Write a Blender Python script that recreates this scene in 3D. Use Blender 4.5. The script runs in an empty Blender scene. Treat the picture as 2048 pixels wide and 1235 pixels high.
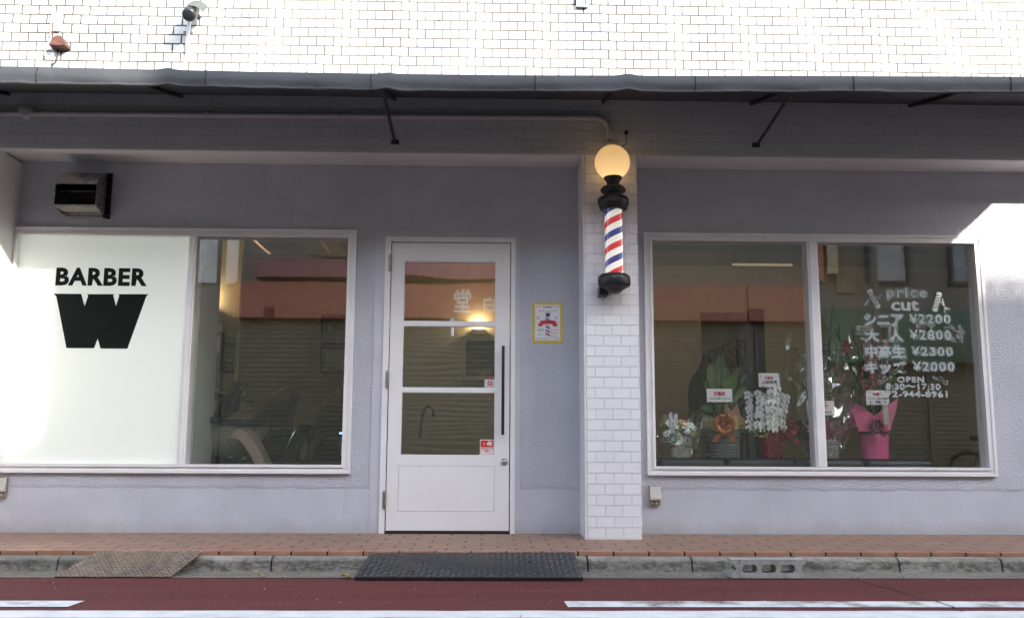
import bpy, math, random
from mathutils import Vector, Matrix, noise as mnoise
R = math.radians
random.seed(7)
S = bpy.context.scene
COL = S.collection

# ------------------------------------------------------------------ camera
FPX = 1870.0; PIT, YAW, ROL = .14798, .02377, .004518
CAM = Vector((0, -6.58, .70))
def _dir(u, v):
    cr, sr = math.cos(ROL), math.sin(ROL)
    u, v = u*cr + v*sr, -u*sr + v*cr
    X, Y, Z = u, FPX, -v
    Y, Z = Y*math.cos(PIT) - Z*math.sin(PIT), Y*math.sin(PIT) + Z*math.cos(PIT)
    X, Y = X*math.cos(YAW) + Y*math.sin(YAW), -X*math.sin(YAW) + Y*math.cos(YAW)
    return Vector((X, Y, Z))
fwd = _dir(0, 0).normalized()
right = (_dir(1, 0) - _dir(0, 0)).normalized()
up = right.cross(fwd)
cd = bpy.data.cameras.new('camera'); cam = bpy.data.objects.new('camera', cd); COL.objects.link(cam)
cam.matrix_world = Matrix(((right.x, up.x, -fwd.x, CAM.x), (right.y, up.y, -fwd.y, CAM.y), (right.z, up.z, -fwd.z, CAM.z), (0, 0, 0, 1)))
cd.sensor_width = 36; cd.lens = FPX/2048*36; cd.clip_start = .05; cd.clip_end = 400
S.camera = cam
# measured drawing helpers: where a sight line meets an upright plane y, or a level z
def W(px, py, y=0.0):
    d = _dir(px-1024, py-617.5); t = (y-CAM.y)/d.y
    return CAM.x + d.x*t, CAM.z + d.z*t
def G(px, py, z=0.0):
    d = _dir(px-1024, py-617.5); t = (z-CAM.z)/d.z
    return CAM.x + d.x*t, CAM.y + d.y*t
def WX(px, y=0.0, py=700): return W(px, py, y)[0]
def WZ(py, y=0.0, px=1024): return W(px, py, y)[1]

# ------------------------------------------------------------------ sun, sky, exposure
SUN = Vector((.87, -1, .60)).normalized()
sl = bpy.data.lights.new('sun', 'SUN'); sl.energy = 2.0; sl.angle = R(.8); sl.color = (1, .94, .84)
so = bpy.data.objects.new('sun', sl); COL.objects.link(so); so.location = (6, -10, 12)
so.rotation_euler = SUN.to_track_quat('Z', 'Y').to_euler()
wd = bpy.data.worlds.new('World'); S.world = wd; wd.use_nodes = True
wn = wd.node_tree; sky = wn.nodes.new('ShaderNodeTexSky'); sky.sky_type = 'NISHITA'; sky.sun_disc = False
sky.sun_elevation = math.asin(SUN.z); sky.sun_rotation = math.atan2(SUN.x, SUN.y)
sky.air_density = 1.0; sky.dust_density = 1.5
hs = wn.nodes.new('ShaderNodeHueSaturation'); hs.inputs['Saturation'].default_value = .58
wn.links.new(sky.outputs[0], hs.inputs['Color']); wn.links.new(hs.outputs[0], wn.nodes['Background'].inputs[0]); wn.nodes['Background'].inputs[1].default_value = .15
S.view_settings.view_transform = 'Standard'; S.view_settings.look = 'None'; S.view_settings.gamma = 1
S.view_settings.exposure = 2.62
S.render.engine = 'CYCLES'
S.cycles.use_denoising = True; S.cycles.max_bounces = 10; S.cycles.transparent_max_bounces = 32
S.cycles.diffuse_bounces = 5; S.cycles.glossy_bounces = 5; S.cycles.caustics_reflective = False; S.cycles.caustics_refractive = False
S.cycles.sample_clamp_indirect = 6

# ------------------------------------------------------------------ materials
class NT:
    def __init__(s, name):
        s.m = bpy.data.materials.new(name); s.m.use_nodes = True; s.t = s.m.node_tree
        s.b = s.t.nodes['Principled BSDF']; s.out = s.t.nodes['Material Output']
    def n(s, typ, **kw):
        nd = s.t.nodes.new('ShaderNode'+typ)
        for k, v in kw.items(): setattr(nd, k, v)
        return nd
    def l(s, a, b): s.t.links.new(a, b)
    def pos(s):
        return s.n('TexCoord').outputs['Object']
    def swz(s, order, scale=(1, 1, 1)):
        sp = s.n('SeparateXYZ'); s.l(s.pos(), sp.inputs[0]); cb = s.n('CombineXYZ')
        for i, c in enumerate(order):
            if c != '0': s.l(sp.outputs['xyz'.index(c)], cb.inputs[i])
        return cb.outputs[0]
    def noise(s, scale, detail=4, rough=.55, vec=None, dist=0):
        nd = s.n('TexNoise'); nd.inputs['Scale'].default_value = scale; nd.inputs['Detail'].default_value = detail
        nd.inputs['Roughness'].default_value = rough; nd.inputs['Distortion'].default_value = dist
        s.l(vec or s.pos(), nd.inputs['Vector']); return nd.outputs[0]
    def mapv(s, vec, scale=(1, 1, 1), loc=(0, 0, 0), rot=(0, 0, 0)):
        nd = s.n('Mapping'); nd.inputs['Scale'].default_value = scale; nd.inputs['Location'].default_value = loc; nd.inputs['Rotation'].default_value = rot
        s.l(vec, nd.inputs[0]); return nd.outputs[0]
    def ramp(s, fac, stops):
        nd = s.n('ValToRGB'); e = nd.color_ramp.elements
        while len(e) < len(stops): e.new(.5)
        for el, (p, c) in zip(e, stops):
            el.position = p; el.color = (c, c, c, 1) if isinstance(c, (int, float)) else (*c, 1)
        s.l(fac, nd.inputs[0]); return nd.outputs[0]
    def mix(s, fac, a, b, typ='MIX'):
        nd = s.n('Mix', data_type='RGBA', blend_type=typ)
        for i, v in ((0, fac), (6, a), (7, b)):
            if isinstance(v, (int, float)): nd.inputs[i].default_value = v if i == 0 else (v, v, v, 1)
            elif isinstance(v, tuple): nd.inputs[i].default_value = (*v, 1)
            else: s.l(v, nd.inputs[i])
        return nd.outputs[2]
    def math(s, op, a, b=0.0):
        nd = s.n('Math', operation=op)
        for i, v in ((0, a), (1, b)):
            if isinstance(v, (int, float)): nd.inputs[i].default_value = v
            else: s.l(v, nd.inputs[i])
        return nd.outputs[0]
    def bump(s, h, dist=.003, strength=1.0, prev=None):
        nd = s.n('Bump'); nd.inputs['Distance'].default_value = dist; nd.inputs['Strength'].default_value = strength
        s.l(h, nd.inputs['Height'])
        if prev is not None: s.l(prev, nd.inputs['Normal'])
        return nd.outputs[0]
    def set(s, col=None, rough=None, metal=None, normal=None, spec=None):
        for k, v in (('Base Color', col), ('Roughness', rough), ('Metallic', metal), ('Normal', normal), ('Specular IOR Level', spec)):
            if v is None: continue
            if isinstance(v, tuple): s.b.inputs[k].default_value = (*v, 1)
            elif isinstance(v, (int, float)): s.b.inputs[k].default_value = v
            else: s.l(v, s.b.inputs[k])
        return s.m
    def brick(s, vec, bw, rh, mortar, c1, c2, cm, offset=.5, smooth=.1):
        nd = s.n('TexBrick'); nd.offset = offset; nd.inputs['Scale'].default_value = 1
        for k, v in (('Brick Width', bw), ('Row Height', rh), ('Mortar Size', mortar), ('Mortar Smooth', smooth), ('Bias', 0)): nd.inputs[k].default_value = v
        for k, v in (('Color1', c1), ('Color2', c2), ('Mortar', cm)):
            if isinstance(v, tuple): nd.inputs[k].default_value = (*v, 1)
            else: s.l(v, nd.inputs[k])
        s.l(vec, nd.inputs['Vector']); return nd.outputs

def plain(name, col, rough=.5, metal=0.0, var=.12, scale=9.0, bump=0.0, bscale=200, spec=None):
    m = NT(name); nz = m.noise(scale, 5)
    c = m.mix(m.ramp(nz, [(.3, 0.0), (.7, 1.0)]), tuple(x*(1-var) for x in col), tuple(min(1, x*(1+var)) for x in col))
    nr = m.bump(m.noise(bscale, 3), bump) if bump else None
    rr = m.ramp(m.noise(scale*2.3, 4), [(.25, max(0, rough-.08)), (.75, min(1, rough+.08))])
    return m.set(c, rr, metal, nr, spec)
def emit(name, col, strength):
    m = NT(name); m.b.inputs['Emission Color'].default_value = (*col, 1); m.b.inputs['Emission Strength'].default_value = strength
    return m.set(col, .4)
def glassy(name, tint=(.975, .985, .975), r0=.1, wavy=0.0, wscale=2.0, rough=0.0):
    m = NT(name); tr = m.n('BsdfTransparent'); tr.inputs[0].default_value = (*tint, 1)
    gl = m.n('BsdfGlossy'); gl.inputs['Roughness'].default_value = rough; gl.inputs[0].default_value = (1, 1, 1, 1)
    lw = m.n('LayerWeight'); f = m.math('POWER', lw.outputs['Facing'], 5.0)
    f = m.math('ADD', m.math('MULTIPLY', f, 1-r0), r0)
    if wavy:
        nm = m.bump(m.noise(wscale, 1.0, vec=m.mapv(m.pos(), (.35, 1, 1))), wavy); m.l(nm, gl.inputs['Normal'])
    mx = m.n('MixShader'); m.l(f, mx.inputs[0]); m.l(tr.outputs[0], mx.inputs[1]); m.l(gl.outputs[0], mx.inputs[2])
    m.l(mx.outputs[0], m.out.inputs[0]); return m.m
def tile_wall():
    m = NT('glazed white tile'); v = m.swz('xz0'); nz = m.noise(3, 4)
    mort = m.mix(m.ramp(m.noise(1.1, 5), [(.38, 0.0), (.62, 1.0)]), (.055, .051, .045), (.135, .126, .11))
    o = m.brick(v, .117, .0670, .0060, (.60, .592, .58), (.545, .538, .525), mort)
    dirt = m.mix(m.ramp(nz, [(.55, 0.0), (.8, .22)]), o[0], (.55, .48, .36))
    h = m.math('SUBTRACT', 1.0, o[1])
    return m.set(dirt, m.ramp(o[1], [(0, .22), (1, .8)]), 0, m.bump(h, .002))
def painted_tile(name, col, bw=.1745, rh=.0685, dist=.0055):
    m = NT(name); v = m.swz('xz0')
    o = m.brick(v, bw, rh, .0035, tuple(c*1.02 for c in col), tuple(c*.97 for c in col), tuple(c*.95 for c in col), smooth=.45)
    dirt = m.mix(m.ramp(m.noise(2.2, 6), [(.45, 0.0), (.75, .25)]), o[0], tuple(c*.78 for c in col))
    h = m.math('SUBTRACT', 1.0, o[1])
    b = m.bump(m.noise(60, 3), .0007, prev=m.bump(h, dist))
    return m.set(dirt, .45, 0, b)
def plaster(name, col, smooth_below=None, dist=.007):
    m = NT(name)
    v = m.n('TexVoronoi', feature='SMOOTH_F1'); v.inputs['Scale'].default_value = 75; v.inputs['Smoothness'].default_value = .6
    m.l(m.mapv(m.pos(), (1, 1, 1.5)), v.inputs['Vector'])
    h = m.math('ADD', m.noise(95, 4, .6, m.mapv(m.pos(), (1, 1, 1.5))), m.math('MULTIPLY', v.outputs[0], .5))
    if smooth_below is not None:
        sp = m.n('SeparateXYZ'); m.l(m.pos(), sp.inputs[0])
        edge = m.math('ADD', sp.outputs[2], m.math('MULTIPLY', m.math('SUBTRACT', m.noise(7, 4), .5), .05))
        st = m.n('MapRange'); st.inputs[1].default_value = smooth_below-.008; st.inputs[2].default_value = smooth_below+.012
        m.l(edge, st.inputs[0]); h = m.math('MULTIPLY', h, m.math('ADD', m.math('MULTIPLY', st.outputs[0], .88), .12))
    c = m.mix(m.ramp(m.noise(1.6, 6), [(.4, 0.0), (.72, 1.0)]), col, tuple(x*.85 for x in col))
    sq = m.n('SeparateXYZ'); m.l(m.pos(), sq.inputs[0])
    zd = m.math('ADD', sq.outputs[2], m.math('MULTIPLY', m.math('SUBTRACT', m.noise(6, 6, .7), .5), .22))
    c = m.mix(m.ramp(zd, [(.0, .40), (.10, 0.0)]), c, (.30, .28, .25))
    drip = m.noise(3.0, 6, .7, m.mapv(m.pos(), (3.2, 1, .22)))
    c = m.mix(m.ramp(drip, [(.55, 0.0), (.78, .38)]), c, tuple(x*.70 for x in col))
    return m.set(c, .62, 0, m.bump(h, dist))

m_tile = tile_wall()
m_beam = painted_tile('grey painted tile', (.60, .59, .615), .117, .0690, .0022)
m_pier = painted_tile('white painted brick', (.80, .79, .81), .1175, .0700, .006)
m_plaster = plaster('lilac grey plaster', (.53, .543, .608), .305)
m_smooth = plaster('smooth lilac paint', (.55, .563, .628), 99, .003)
m_trim = plain('white gloss paint', (.79, .78, .79), .38, var=.05, scale=5, bump=.0006, bscale=40)
m_soffit = plaster('white soffit paint', (.70, .69, .70), 99, .003)
m_door = plain('white door laminate', (.80, .795, .805), .33, var=.03, scale=3, bump=.0003, bscale=25)
m_black = plain('black powder coat', (.012, .012, .013), .42, var=.2, bump=.0006, bscale=300)
m_gap = plain('dark rubber seal', (.012, .012, .012), .8)
m_steel = plain('brushed steel', (.55, .53, .50), .32, 1.0, var=.1, scale=30)
m_inox = plain('polished stainless steel', (.36, .35, .33), .28, 1.0, var=.05)
m_glass = glassy('window glass', r0=.078, wavy=.0006, wscale=1.2)
m_doorglass = glassy('wavy door glass', r0=.13, wavy=.0016, wscale=2.4)
m_clear = glassy('clear acrylic tube', (.96, .97, .97), .07)
m_cello = glassy('crinkled cellophane', (.94, .95, .95), .13, rough=.05)
m_letter = plain('black vinyl', (.006, .008, .007), .6, spec=.15)
m_vinyl = plain('pale vinyl lettering', (.42, .47, .475), .5, var=.04)
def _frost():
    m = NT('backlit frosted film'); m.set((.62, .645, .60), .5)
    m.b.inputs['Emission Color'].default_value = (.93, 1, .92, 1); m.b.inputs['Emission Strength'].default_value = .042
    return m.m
m_frost = _frost()

# ------------------------------------------------------------------ mesh builder
class MB:
    def __init__(s): s.v = []; s.f = []; s.mi = []; s.sm = []
    def add(s, vs, fs, mi=0, smooth=False):
        o = len(s.v); s.v += [tuple(p) for p in vs]; s.f += [tuple(i+o for i in f) for f in fs]
        s.mi += [mi]*len(fs); s.sm += [smooth]*len(fs); return s
    def box(s, x0, x1, y0, y1, z0, z1, mi=0):
        x0, x1 = sorted((x0, x1)); y0, y1 = sorted((y0, y1)); z0, z1 = sorted((z0, z1))
        v = [(x, y, z) for z in (z0, z1) for y in (y0, y1) for x in (x0, x1)]
        return s.add(v, [(0, 2, 3, 1), (4, 5, 7, 6), (0, 1, 5, 4), (2, 6, 7, 3), (0, 4, 6, 2), (1, 3, 7, 5)], mi)
    def prism(s, poly, y0, y1, mi=0, axis='y'):
        n = len(poly)
        def P(a, b, t): return (a, t, b) if axis == 'y' else ((t, a, b) if axis == 'x' else (a, b, t))
        v = [P(a, b, y0) for a, b in poly] + [P(a, b, y1) for a, b in poly]
        f = [tuple(range(n)), tuple(range(2*n-1, n-1, -1))] + [(i, i+n, (i+1) % n+n, (i+1) % n) for i in range(n)]
        return s.add(v, f, mi)
    def tube(s, pts, r, seg=10, mi=0, caps=True):
        pts = [Vector(p) for p in pts]; n = len(pts); rr = r if isinstance(r, (list, tuple)) else [r]*n
        vs = []; ref = None
        for i, p in enumerate(pts):
            d = (pts[min(i+1, n-1)] - pts[max(i-1, 0)])
            d = d.normalized() if d.length > 1e-9 else Vector((0, 0, 1))
            if ref is None: ref = d.orthogonal().normalized()
            ref = (ref - d*ref.dot(d)); ref = ref.normalized() if ref.length > 1e-6 else d.orthogonal().normalized()
            b = d.cross(ref)
            vs += [p + (ref*math.cos(a)+b*math.sin(a))*rr[i] for a in (2*math.pi*k/seg for k in range(seg))]
        fs = [(i*seg+k, i*seg+(k+1) % seg, (i+1)*seg+(k+1) % seg, (i+1)*seg+k) for i in range(n-1) for k in range(seg)]
        s.add(vs, fs, mi, True)
        if caps:
            o = len(s.v)-len(vs)
            s.f += [tuple(o+k for k in reversed(range(seg))), tuple(o+(n-1)*seg+k for k in range(seg))]; s.mi += [mi]*2; s.sm += [False]*2
        return s
    def lathe(s, prof, c, seg=32, mi=0, axis='z', smooth=True):
        vs = []; n = len(prof)
        for r, h in prof:
            for k in range(seg):
                a = 2*math.pi*k/seg; u, w = r*math.cos(a), r*math.sin(a)
                vs.append((c[0]+u, c[1]+w, c[2]+h) if axis == 'z' else (c[0]+u, c[1]+h, c[2]+w) if axis == 'y' else (c[0]+h, c[1]+u, c[2]+w))
        fs = [(i*seg+k, i*seg+(k+1) % seg, (i+1)*seg+(k+1) % seg, (i+1)*seg+k) for i in range(n-1) for k in range(seg)]
        return s.add(vs, fs, mi, smooth)
    def ball(s, c, r, seg=16, mi=0, sq=(1, 1, 1)):
        o = len(s.v); s.lathe([(max(1e-4, r*math.sin(math.pi*i/(seg//2))), -r*math.cos(math.pi*i/(seg//2))) for i in range(seg//2+1)], (0, 0, 0), seg, mi)
        for i in range(o, len(s.v)):
            p = s.v[i]; s.v[i] = (c[0]+p[0]*sq[0], c[1]+p[1]*sq[1], c[2]+p[2]*sq[2])
        return s
    def grid(s, fn, nu, nv, mi=0, smooth=True):
        vs = [fn(i/nu, j/nv) for j in range(nv+1) for i in range(nu+1)]
        fs = [(j*(nu+1)+i, j*(nu+1)+i+1, (j+1)*(nu+1)+i+1, (j+1)*(nu+1)+i) for j in range(nv) for i in range(nu)]
        return s.add(vs, fs, mi, smooth)
    def frame(s, x0, x1, z0, z1, w, y0, y1, mi=0, wb=None, wt=None):
        wb = wb or w; wt = wt or w
        s.wall(x0, x1, z0, z1, y0, y1, [(x0+w, x1-w, z0+wb, z1-wt)], mi); return s
    def wall(s, x0, x1, z0, z1, y0, y1, holes, mi=0):
        xs = sorted({x0, x1, *[h[0] for h in holes], *[h[1] for h in holes]}); zs = sorted({z0, z1, *[h[2] for h in holes], *[h[3] for h in holes]})
        xs = [x for x in xs if x0 <= x <= x1]; zs = [z for z in zs if z0 <= z <= z1]
        solid = {}
        for i in range(len(xs)-1):
            for j in range(len(zs)-1):
                cx, cz = (xs[i]+xs[i+1])/2, (zs[j]+zs[j+1])/2
                solid[i, j] = not any(h[0] < cx < h[1] and h[2] < cz < h[3] for h in holes)
        for (i, j), ok in solid.items():
            if not ok: continue
            a, b, c, d = xs[i], xs[i+1], zs[j], zs[j+1]
            s.add([(a, y0, c), (b, y0, c), (b, y0, d), (a, y0, d)], [(0, 1, 2, 3)], mi); s.add([(a, y1, c), (a, y1, d), (b, y1, d), (b, y1, c)], [(0, 1, 2, 3)], mi)
            if not solid.get((i-1, j)): s.add([(a, y0, c), (a, y0, d), (a, y1, d), (a, y1, c)], [(0, 1, 2, 3)], mi)
            if not solid.get((i+1, j)): s.add([(b, y0, c), (b, y1, c), (b, y1, d), (b, y0, d)], [(0, 1, 2, 3)], mi)
            if not solid.get((i, j-1)): s.add([(a, y0, c), (a, y1, c), (b, y1, c), (b, y0, c)], [(0, 1, 2, 3)], mi)
            if not solid.get((i, j+1)): s.add([(a, y0, d), (b, y0, d), (b, y1, d), (a, y1, d)], [(0, 1, 2, 3)], mi)
        return s
    def text(s, body, x0, x1, z0, z1, y, mi=0, depth=.0015, bold=0.0, outline=0.0, back=False, shear=0.0, spacing=1.0):
        cu = bpy.data.curves.new('lettering', 'FONT'); cu.body = body; cu.resolution_u = 3; cu.space_character = spacing; cu.shear = shear
        if outline: cu.fill_mode = 'NONE'; cu.bevel_depth = outline; cu.bevel_resolution = 0
        else: cu.extrude = .01
        cu.offset = bold
        ob = bpy.data.objects.new('lettering', cu); COL.objects.link(ob); bpy.context.view_layer.update()
        me = bpy.data.meshes.new_from_object(ob.evaluated_get(bpy.context.evaluated_depsgraph_get()))
        vs = [v.co.copy() for v in me.vertices]; fs = [tuple(p.vertices) for p in me.polygons]
        bpy.data.objects.remove(ob); bpy.data.curves.remove(cu); bpy.data.meshes.remove(me)
        if not vs: return s
        ax, bx = min(v.x for v in vs), max(v.x for v in vs); ay, by = min(v.y for v in vs), max(v.y for v in vs); az, bz = min(v.z for v in vs), max(v.z for v in vs)
        out = []
        for v in vs:
            u = (v.x-ax)/max(1e-6, bx-ax); w = (v.y-ay)/max(1e-6, by-ay); q = (v.z-az)/max(1e-6, bz-az)
            if back: out.append((x1-(x1-x0)*u, y+depth*q, z0+(z1-z0)*w))
            else: out.append((x0+(x1-x0)*u, y-depth*q, z0+(z1-z0)*w))
        return s.add(out, fs, mi)
    def build(s, name, mats, parent=None, bevel=0.0, seg=2, subsurf=0):
        me = bpy.data.meshes.new(name); off = Vector((0, 0, 0)); p = parent
        while p is not None: off += p.location; p = p.parent
        me.from_pydata([(v[0]-off.x, v[1]-off.y, v[2]-off.z) for v in s.v], [], s.f)
        for m in (mats if isinstance(mats, (list, tuple)) else [mats]): me.materials.append(m)
        me.polygons.foreach_set('material_index', s.mi); me.polygons.foreach_set('use_smooth', s.sm); me.update()
        o = bpy.data.objects.new(name, me); COL.objects.link(o)
        if parent is not None: o.parent = parent
        if bevel:
            bv = o.modifiers.new('bevel', 'BEVEL'); bv.width = bevel; bv.segments = seg; bv.limit_method = 'ANGLE'; bv.angle_limit = R(40)
        if subsurf:
            ss = o.modifiers.new('smooth', 'SUBSURF'); ss.levels = ss.render_levels = subsurf
        return o
def tag(o, label=None, cat=None, group=None, kind=None):
    if label: o['label'] = label
    if cat: o['category'] = cat
    if group: o['group'] = group
    if kind: o['kind'] = kind
    return o
def thing(name, loc, label, cat, group=None):
    o = bpy.data.objects.new(name, None); o.empty_display_size = .1; COL.objects.link(o); o.location = loc
    return tag(o, label, cat, group)
def copy_tree(o, parent=None):
    c = o.copy(); COL.objects.link(c)
    if parent is not None: c.parent = parent
    for ch in [x for x in bpy.data.objects if x.parent is o]: copy_tree(ch, c)
    return c
def lerp(a, b, t): return a+(b-a)*t
def nz(x, y=0, z=0): return mnoise.noise(Vector((x, y, z)))

# ------------------------------------------------------------------ ground
ZS0 = .122; YE = -1.02; ZSE = .110; YP = -.36
def zs(y): return lerp(ZS0, ZSE, y/YE)
def m_asphalt(name, c, speck):
    m = NT(name); n1 = m.noise(75, 5, .8); n2 = m.noise(2.4, 6, .7, m.mapv(m.pos(), (.25, 1.6, 1))); n3 = m.noise(16, 4)
    c1 = m.mix(m.ramp(n2, [(.35, 0.0), (.7, 1.0)]), tuple(x*.80 for x in c), tuple(x*1.12 for x in c))
    c1 = m.mix(m.ramp(n3, [(.52, 0.0), (.8, .35)]), c1, tuple(x*.62 for x in c))
    c1 = m.mix(m.ramp(n1, [(.55, 0.0), (.64, .8)]), c1, speck)
    c1 = m.mix(m.ramp(n1, [(.36, .6), (.45, 0.0)]), c1, tuple(x*.35 for x in c))
    return m.set(c1, .9, 0, m.bump(n1, .006), .15)
def m_paintline(name, lo=.36):
    m = NT(name); n1 = m.noise(260, 3, .7); n2 = m.noise(4.5, 4)
    wear = m.math('ADD', n1, m.math('MULTIPLY', m.math('SUBTRACT', n2, .5), .75))
    a = m.ramp(wear, [(lo, 0.0), (lo+.09, 1.0)])
    c = m.mix(m.ramp(m.noise(9, 5), [(.35, 0.0), (.7, 1.0)]), (.60, .595, .575), (.74, .73, .705))
    m.set(c, .7, 0, m.bump(n1, .002)); m.l(a, m.b.inputs['Alpha']); return m.m
def m_conc(name, c=(.27, .26, .235), dark=.32, grime=False):
    m = NT(name); n1 = m.noise(3.0, 7, .7, m.mapv(m.pos(), (.5, 1, 2.2))); n2 = m.noise(230, 3); n3 = m.noise(26, 6, .7)
    c1 = m.mix(m.ramp(n1, [(.36, 0.0), (.6, 1.0)]), tuple(x*dark for x in c), c)
    c1 = m.mix(m.ramp(n3, [(.45, 0.0), (.7, .75)]), c1, tuple(x*.38 for x in c))
    c1 = m.mix(m.ramp(n2, [(.62, 0.0), (.75, .8)]), c1, tuple(min(1, x*1.7) for x in c))
    if grime:
        sp = m.n('SeparateXYZ'); m.l(m.pos(), sp.inputs[0])
        zz = m.math('ADD', sp.outputs[2], m.math('MULTIPLY', m.math('SUBTRACT', m.noise(9, 6, .7), .5), .09))
        g1 = m.ramp(m.math('MULTIPLY', zz, 10.0), [(.05, .35), (.22, .95), (.58, .85), (.80, 0.0)])
        sp2 = m.ramp(m.noise(28, 7, .8, m.mapv(m.pos(), (.5, 1, 1))), [(.42, .10), (.56, 1.0)])
        c1 = m.mix(m.math('MULTIPLY', m.math('MULTIPLY', g1, sp2), .9), c1, (.055, .051, .041))
    return m.set(c1, .9, 0, m.bump(m.math('ADD', n2, n3), .004))
def m_paver():
    m = NT('terracotta paving tile'); v = m.swz('xy0')
    v = m.mapv(v, loc=(.04, .012, 0))
    o = m.brick(v, .207, .139, .0085, (.37, .20, .128), (.30, .165, .108), (.075, .075, .071), smooth=.15)
    c = m.mix(m.ramp(m.noise(2.2, 6, .65), [(.35, 0.0), (.7, .45)]), o[0], (.17, .115, .09))
    c = m.mix(m.ramp(m.noise(90, 4), [(.5, 0.0), (.8, .3)]), c, (.42, .27, .2))
    return m.set(c, .55, 0, m.bump(m.math('SUBTRACT', 1.0, o[1]), .003, prev=m.bump(m.noise(180, 3), .001)))
m_grey = m_asphalt('grey asphalt', (.050, .050, .053), (.11, .11, .11)); m_red = m_asphalt('dark red lane surfacing', (.135, .040, .037), (.27, .13, .12))
m_line = m_paintline('worn white road paint'); m_kerb = m_conc('weathered kerb concrete', (.37, .34, .29), .5, True); m_gut = m_conc('gutter concrete', (.25, .23, .19), .6)
m_pave = m_paver(); m_nose = plain('terracotta edge tile', (.33, .165, .10), .5, var=.25, scale=7, bump=.001)
YL1, YL2 = G(1100, 1222)[1], G(1100, 1236.5)[1]
YD1, YD2 = G(1100, 1202.5)[1], G(1100, 1214.5)[1]
YG = G(1024, 1156)[1]
def sheet(name, x0, x1, y0, y1, z, m):
    o = MB().add([(x0, y0, z), (x1, y0, z), (x1, y1, z), (x0, y1, z)], [(0, 1, 2, 3)]).build(name, m); return tag(o, kind='structure')
sheet('ground', -120, 120, -140, 60, -.012, m_grey)
sheet('road', -40, 40, -8.0, YG+.05, -.004, m_grey)
sheet('bicycle_lane', -40, 40, YL1-.05, YG, 0.0, m_red)
tag(MB().add([(-40, YG, .003), (40, YG, .003), (40, YE+.1, .010), (-40, YE+.1, .010)], [(0, 1, 2, 3)]).build('gutter', m_gut), kind='structure')
# solid edge line with a slightly ragged outline
random.seed(3)
mb = MB(); n = 400
for i in range(n):
    a, b = lerp(-14, 14, i/n), lerp(-14, 14, (i+1)/n)
    fa = YL1+.010*nz(a*3.1)+.006*nz(a*19); fb = YL1+.010*nz(b*3.1)+.006*nz(b*19)
    ga = YL2+.012*nz(a*4.1, 5)+.008*nz(a*23, 5); gb = YL2+.012*nz(b*4.1, 5)+.008*nz(b*23, 5)
    mb.add([(a, ga, .004), (b, gb, .004), (b, fb, .004), (a, fa, .004)], [(0, 1, 2, 3)])
tag(mb.build('edge_line_marking', m_paintline('solid white road paint', .20)), kind='structure')
mb = MB()
xa = G(1128, 1203)[0]; xa2 = G(1136, 1214.5)[0]
mb.add([(xa2, YD2, .004), (9, YD2, .004), (9, YD1, .004), (xa, YD1, .004)], [(0, 1, 2, 3)])
xb = G(172, 1201)[0]; xb2 = G(138, 1213)[0]
mb.add([(-9, YD2, .004), (xb2, YD2, .004), (xb, YD1, .004), (-9, YD1, .004)], [(0, 1, 2, 3)])
tag(mb.build('dashed_line_marking', m_line), kind='structure')
# crack in the lane
m_crack = plain('dark crack grit', (.02, .018, .018), .95)
mb = MB(); pts = [G(x, y) for x, y in ((1718, 1160), (1745, 1168), (1790, 1178), (1822, 1190), (1870, 1203), (1905, 1214), (1925, 1224))]
for (p, q) in zip(pts, pts[1:]):
    for k in range(5):
        a = (lerp(p[0], q[0], k/5)+.01*nz(k*1.7+p[0]*9), lerp(p[1], q[1], k/5)); b = (lerp(p[0], q[0], (k+1)/5)+.01*nz((k+1)*1.7+p[0]*9), lerp(p[1], q[1], (k+1)/5))
        if k == 4: b = q
        if k == 0: a = p
        w = .004
        mb.add([(a[0]-w, a[1], .006), (b[0]-w, b[1], .006), (b[0]+w, b[1], .006), (a[0]+w, a[1], .006)], [(0, 1, 2, 3)])
tag(mb.build('road_crack', m_crack), kind='structure')
# kerb blocks with joints, paving, edge tiles
YK = YE-.085
prof = [(YE+.3, .086), (YE-.02, .086), (YE-.045, .082), (YE-.066, .066), (YK, -.02), (YE+.3, -.02)]
mb = MB(); x = -9.03
for L in [.6]*31:
    mb.prism([(a+random.uniform(-.002, .002), b) for a, b in prof], x+.004, x+L-.004, axis='x'); x += L
tag(mb.build('kerb', m_kerb, bevel=.006), kind='structure')
mb = MB(); mb.add([(-9, YE+.07, zs(YE)-.0), (9, YE+.07, zs(YE)), (9, .02, ZS0), (-9, .02, ZS0)], [(0, 1, 2, 3)])
mb.add([(-9, YE+.07, zs(YE)-.01), (9, YE+.07, zs(YE)-.01), (9, YE+.07, zs(YE)), (-9, YE+.07, zs(YE))], [(0, 1, 2, 3)])
tag(mb.build('sidewalk', m_pave), kind='structure')
mb = MB(); k = 0; x = -9.0
while x < 9:
    j = random.uniform(-.0015, .0015)
    mb.box(x+.005, x+.2015, YE, YE+.066, .0855, zs(YE)+.001+j); x += .207
mb2 = MB().box(-9, 9, YE+.008, YE+.070, .0850, zs(YE)-.004)
tag(mb.build('edge_paving', m_nose, bevel=.003), kind='structure'); tag(mb2.build('edge_mortar', m_crack), kind='structure')

# ------------------------------------------------------------------ the shop building
ZB = WZ(308, YP, 1100)          # underside of the beam (its front edge)
ZU = WZ(208, YP, 1000)          # where the awning meets the wall
XP0, XP1 = WX(1172, YP, 700), WX(1279, YP, 700)   # brick pier
XL = -3.37
shop = thing('shop_building', (0, 0, ZS0), 'white tiled barber shop building with lilac plaster shopfront and brick pier', 'building')
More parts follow.
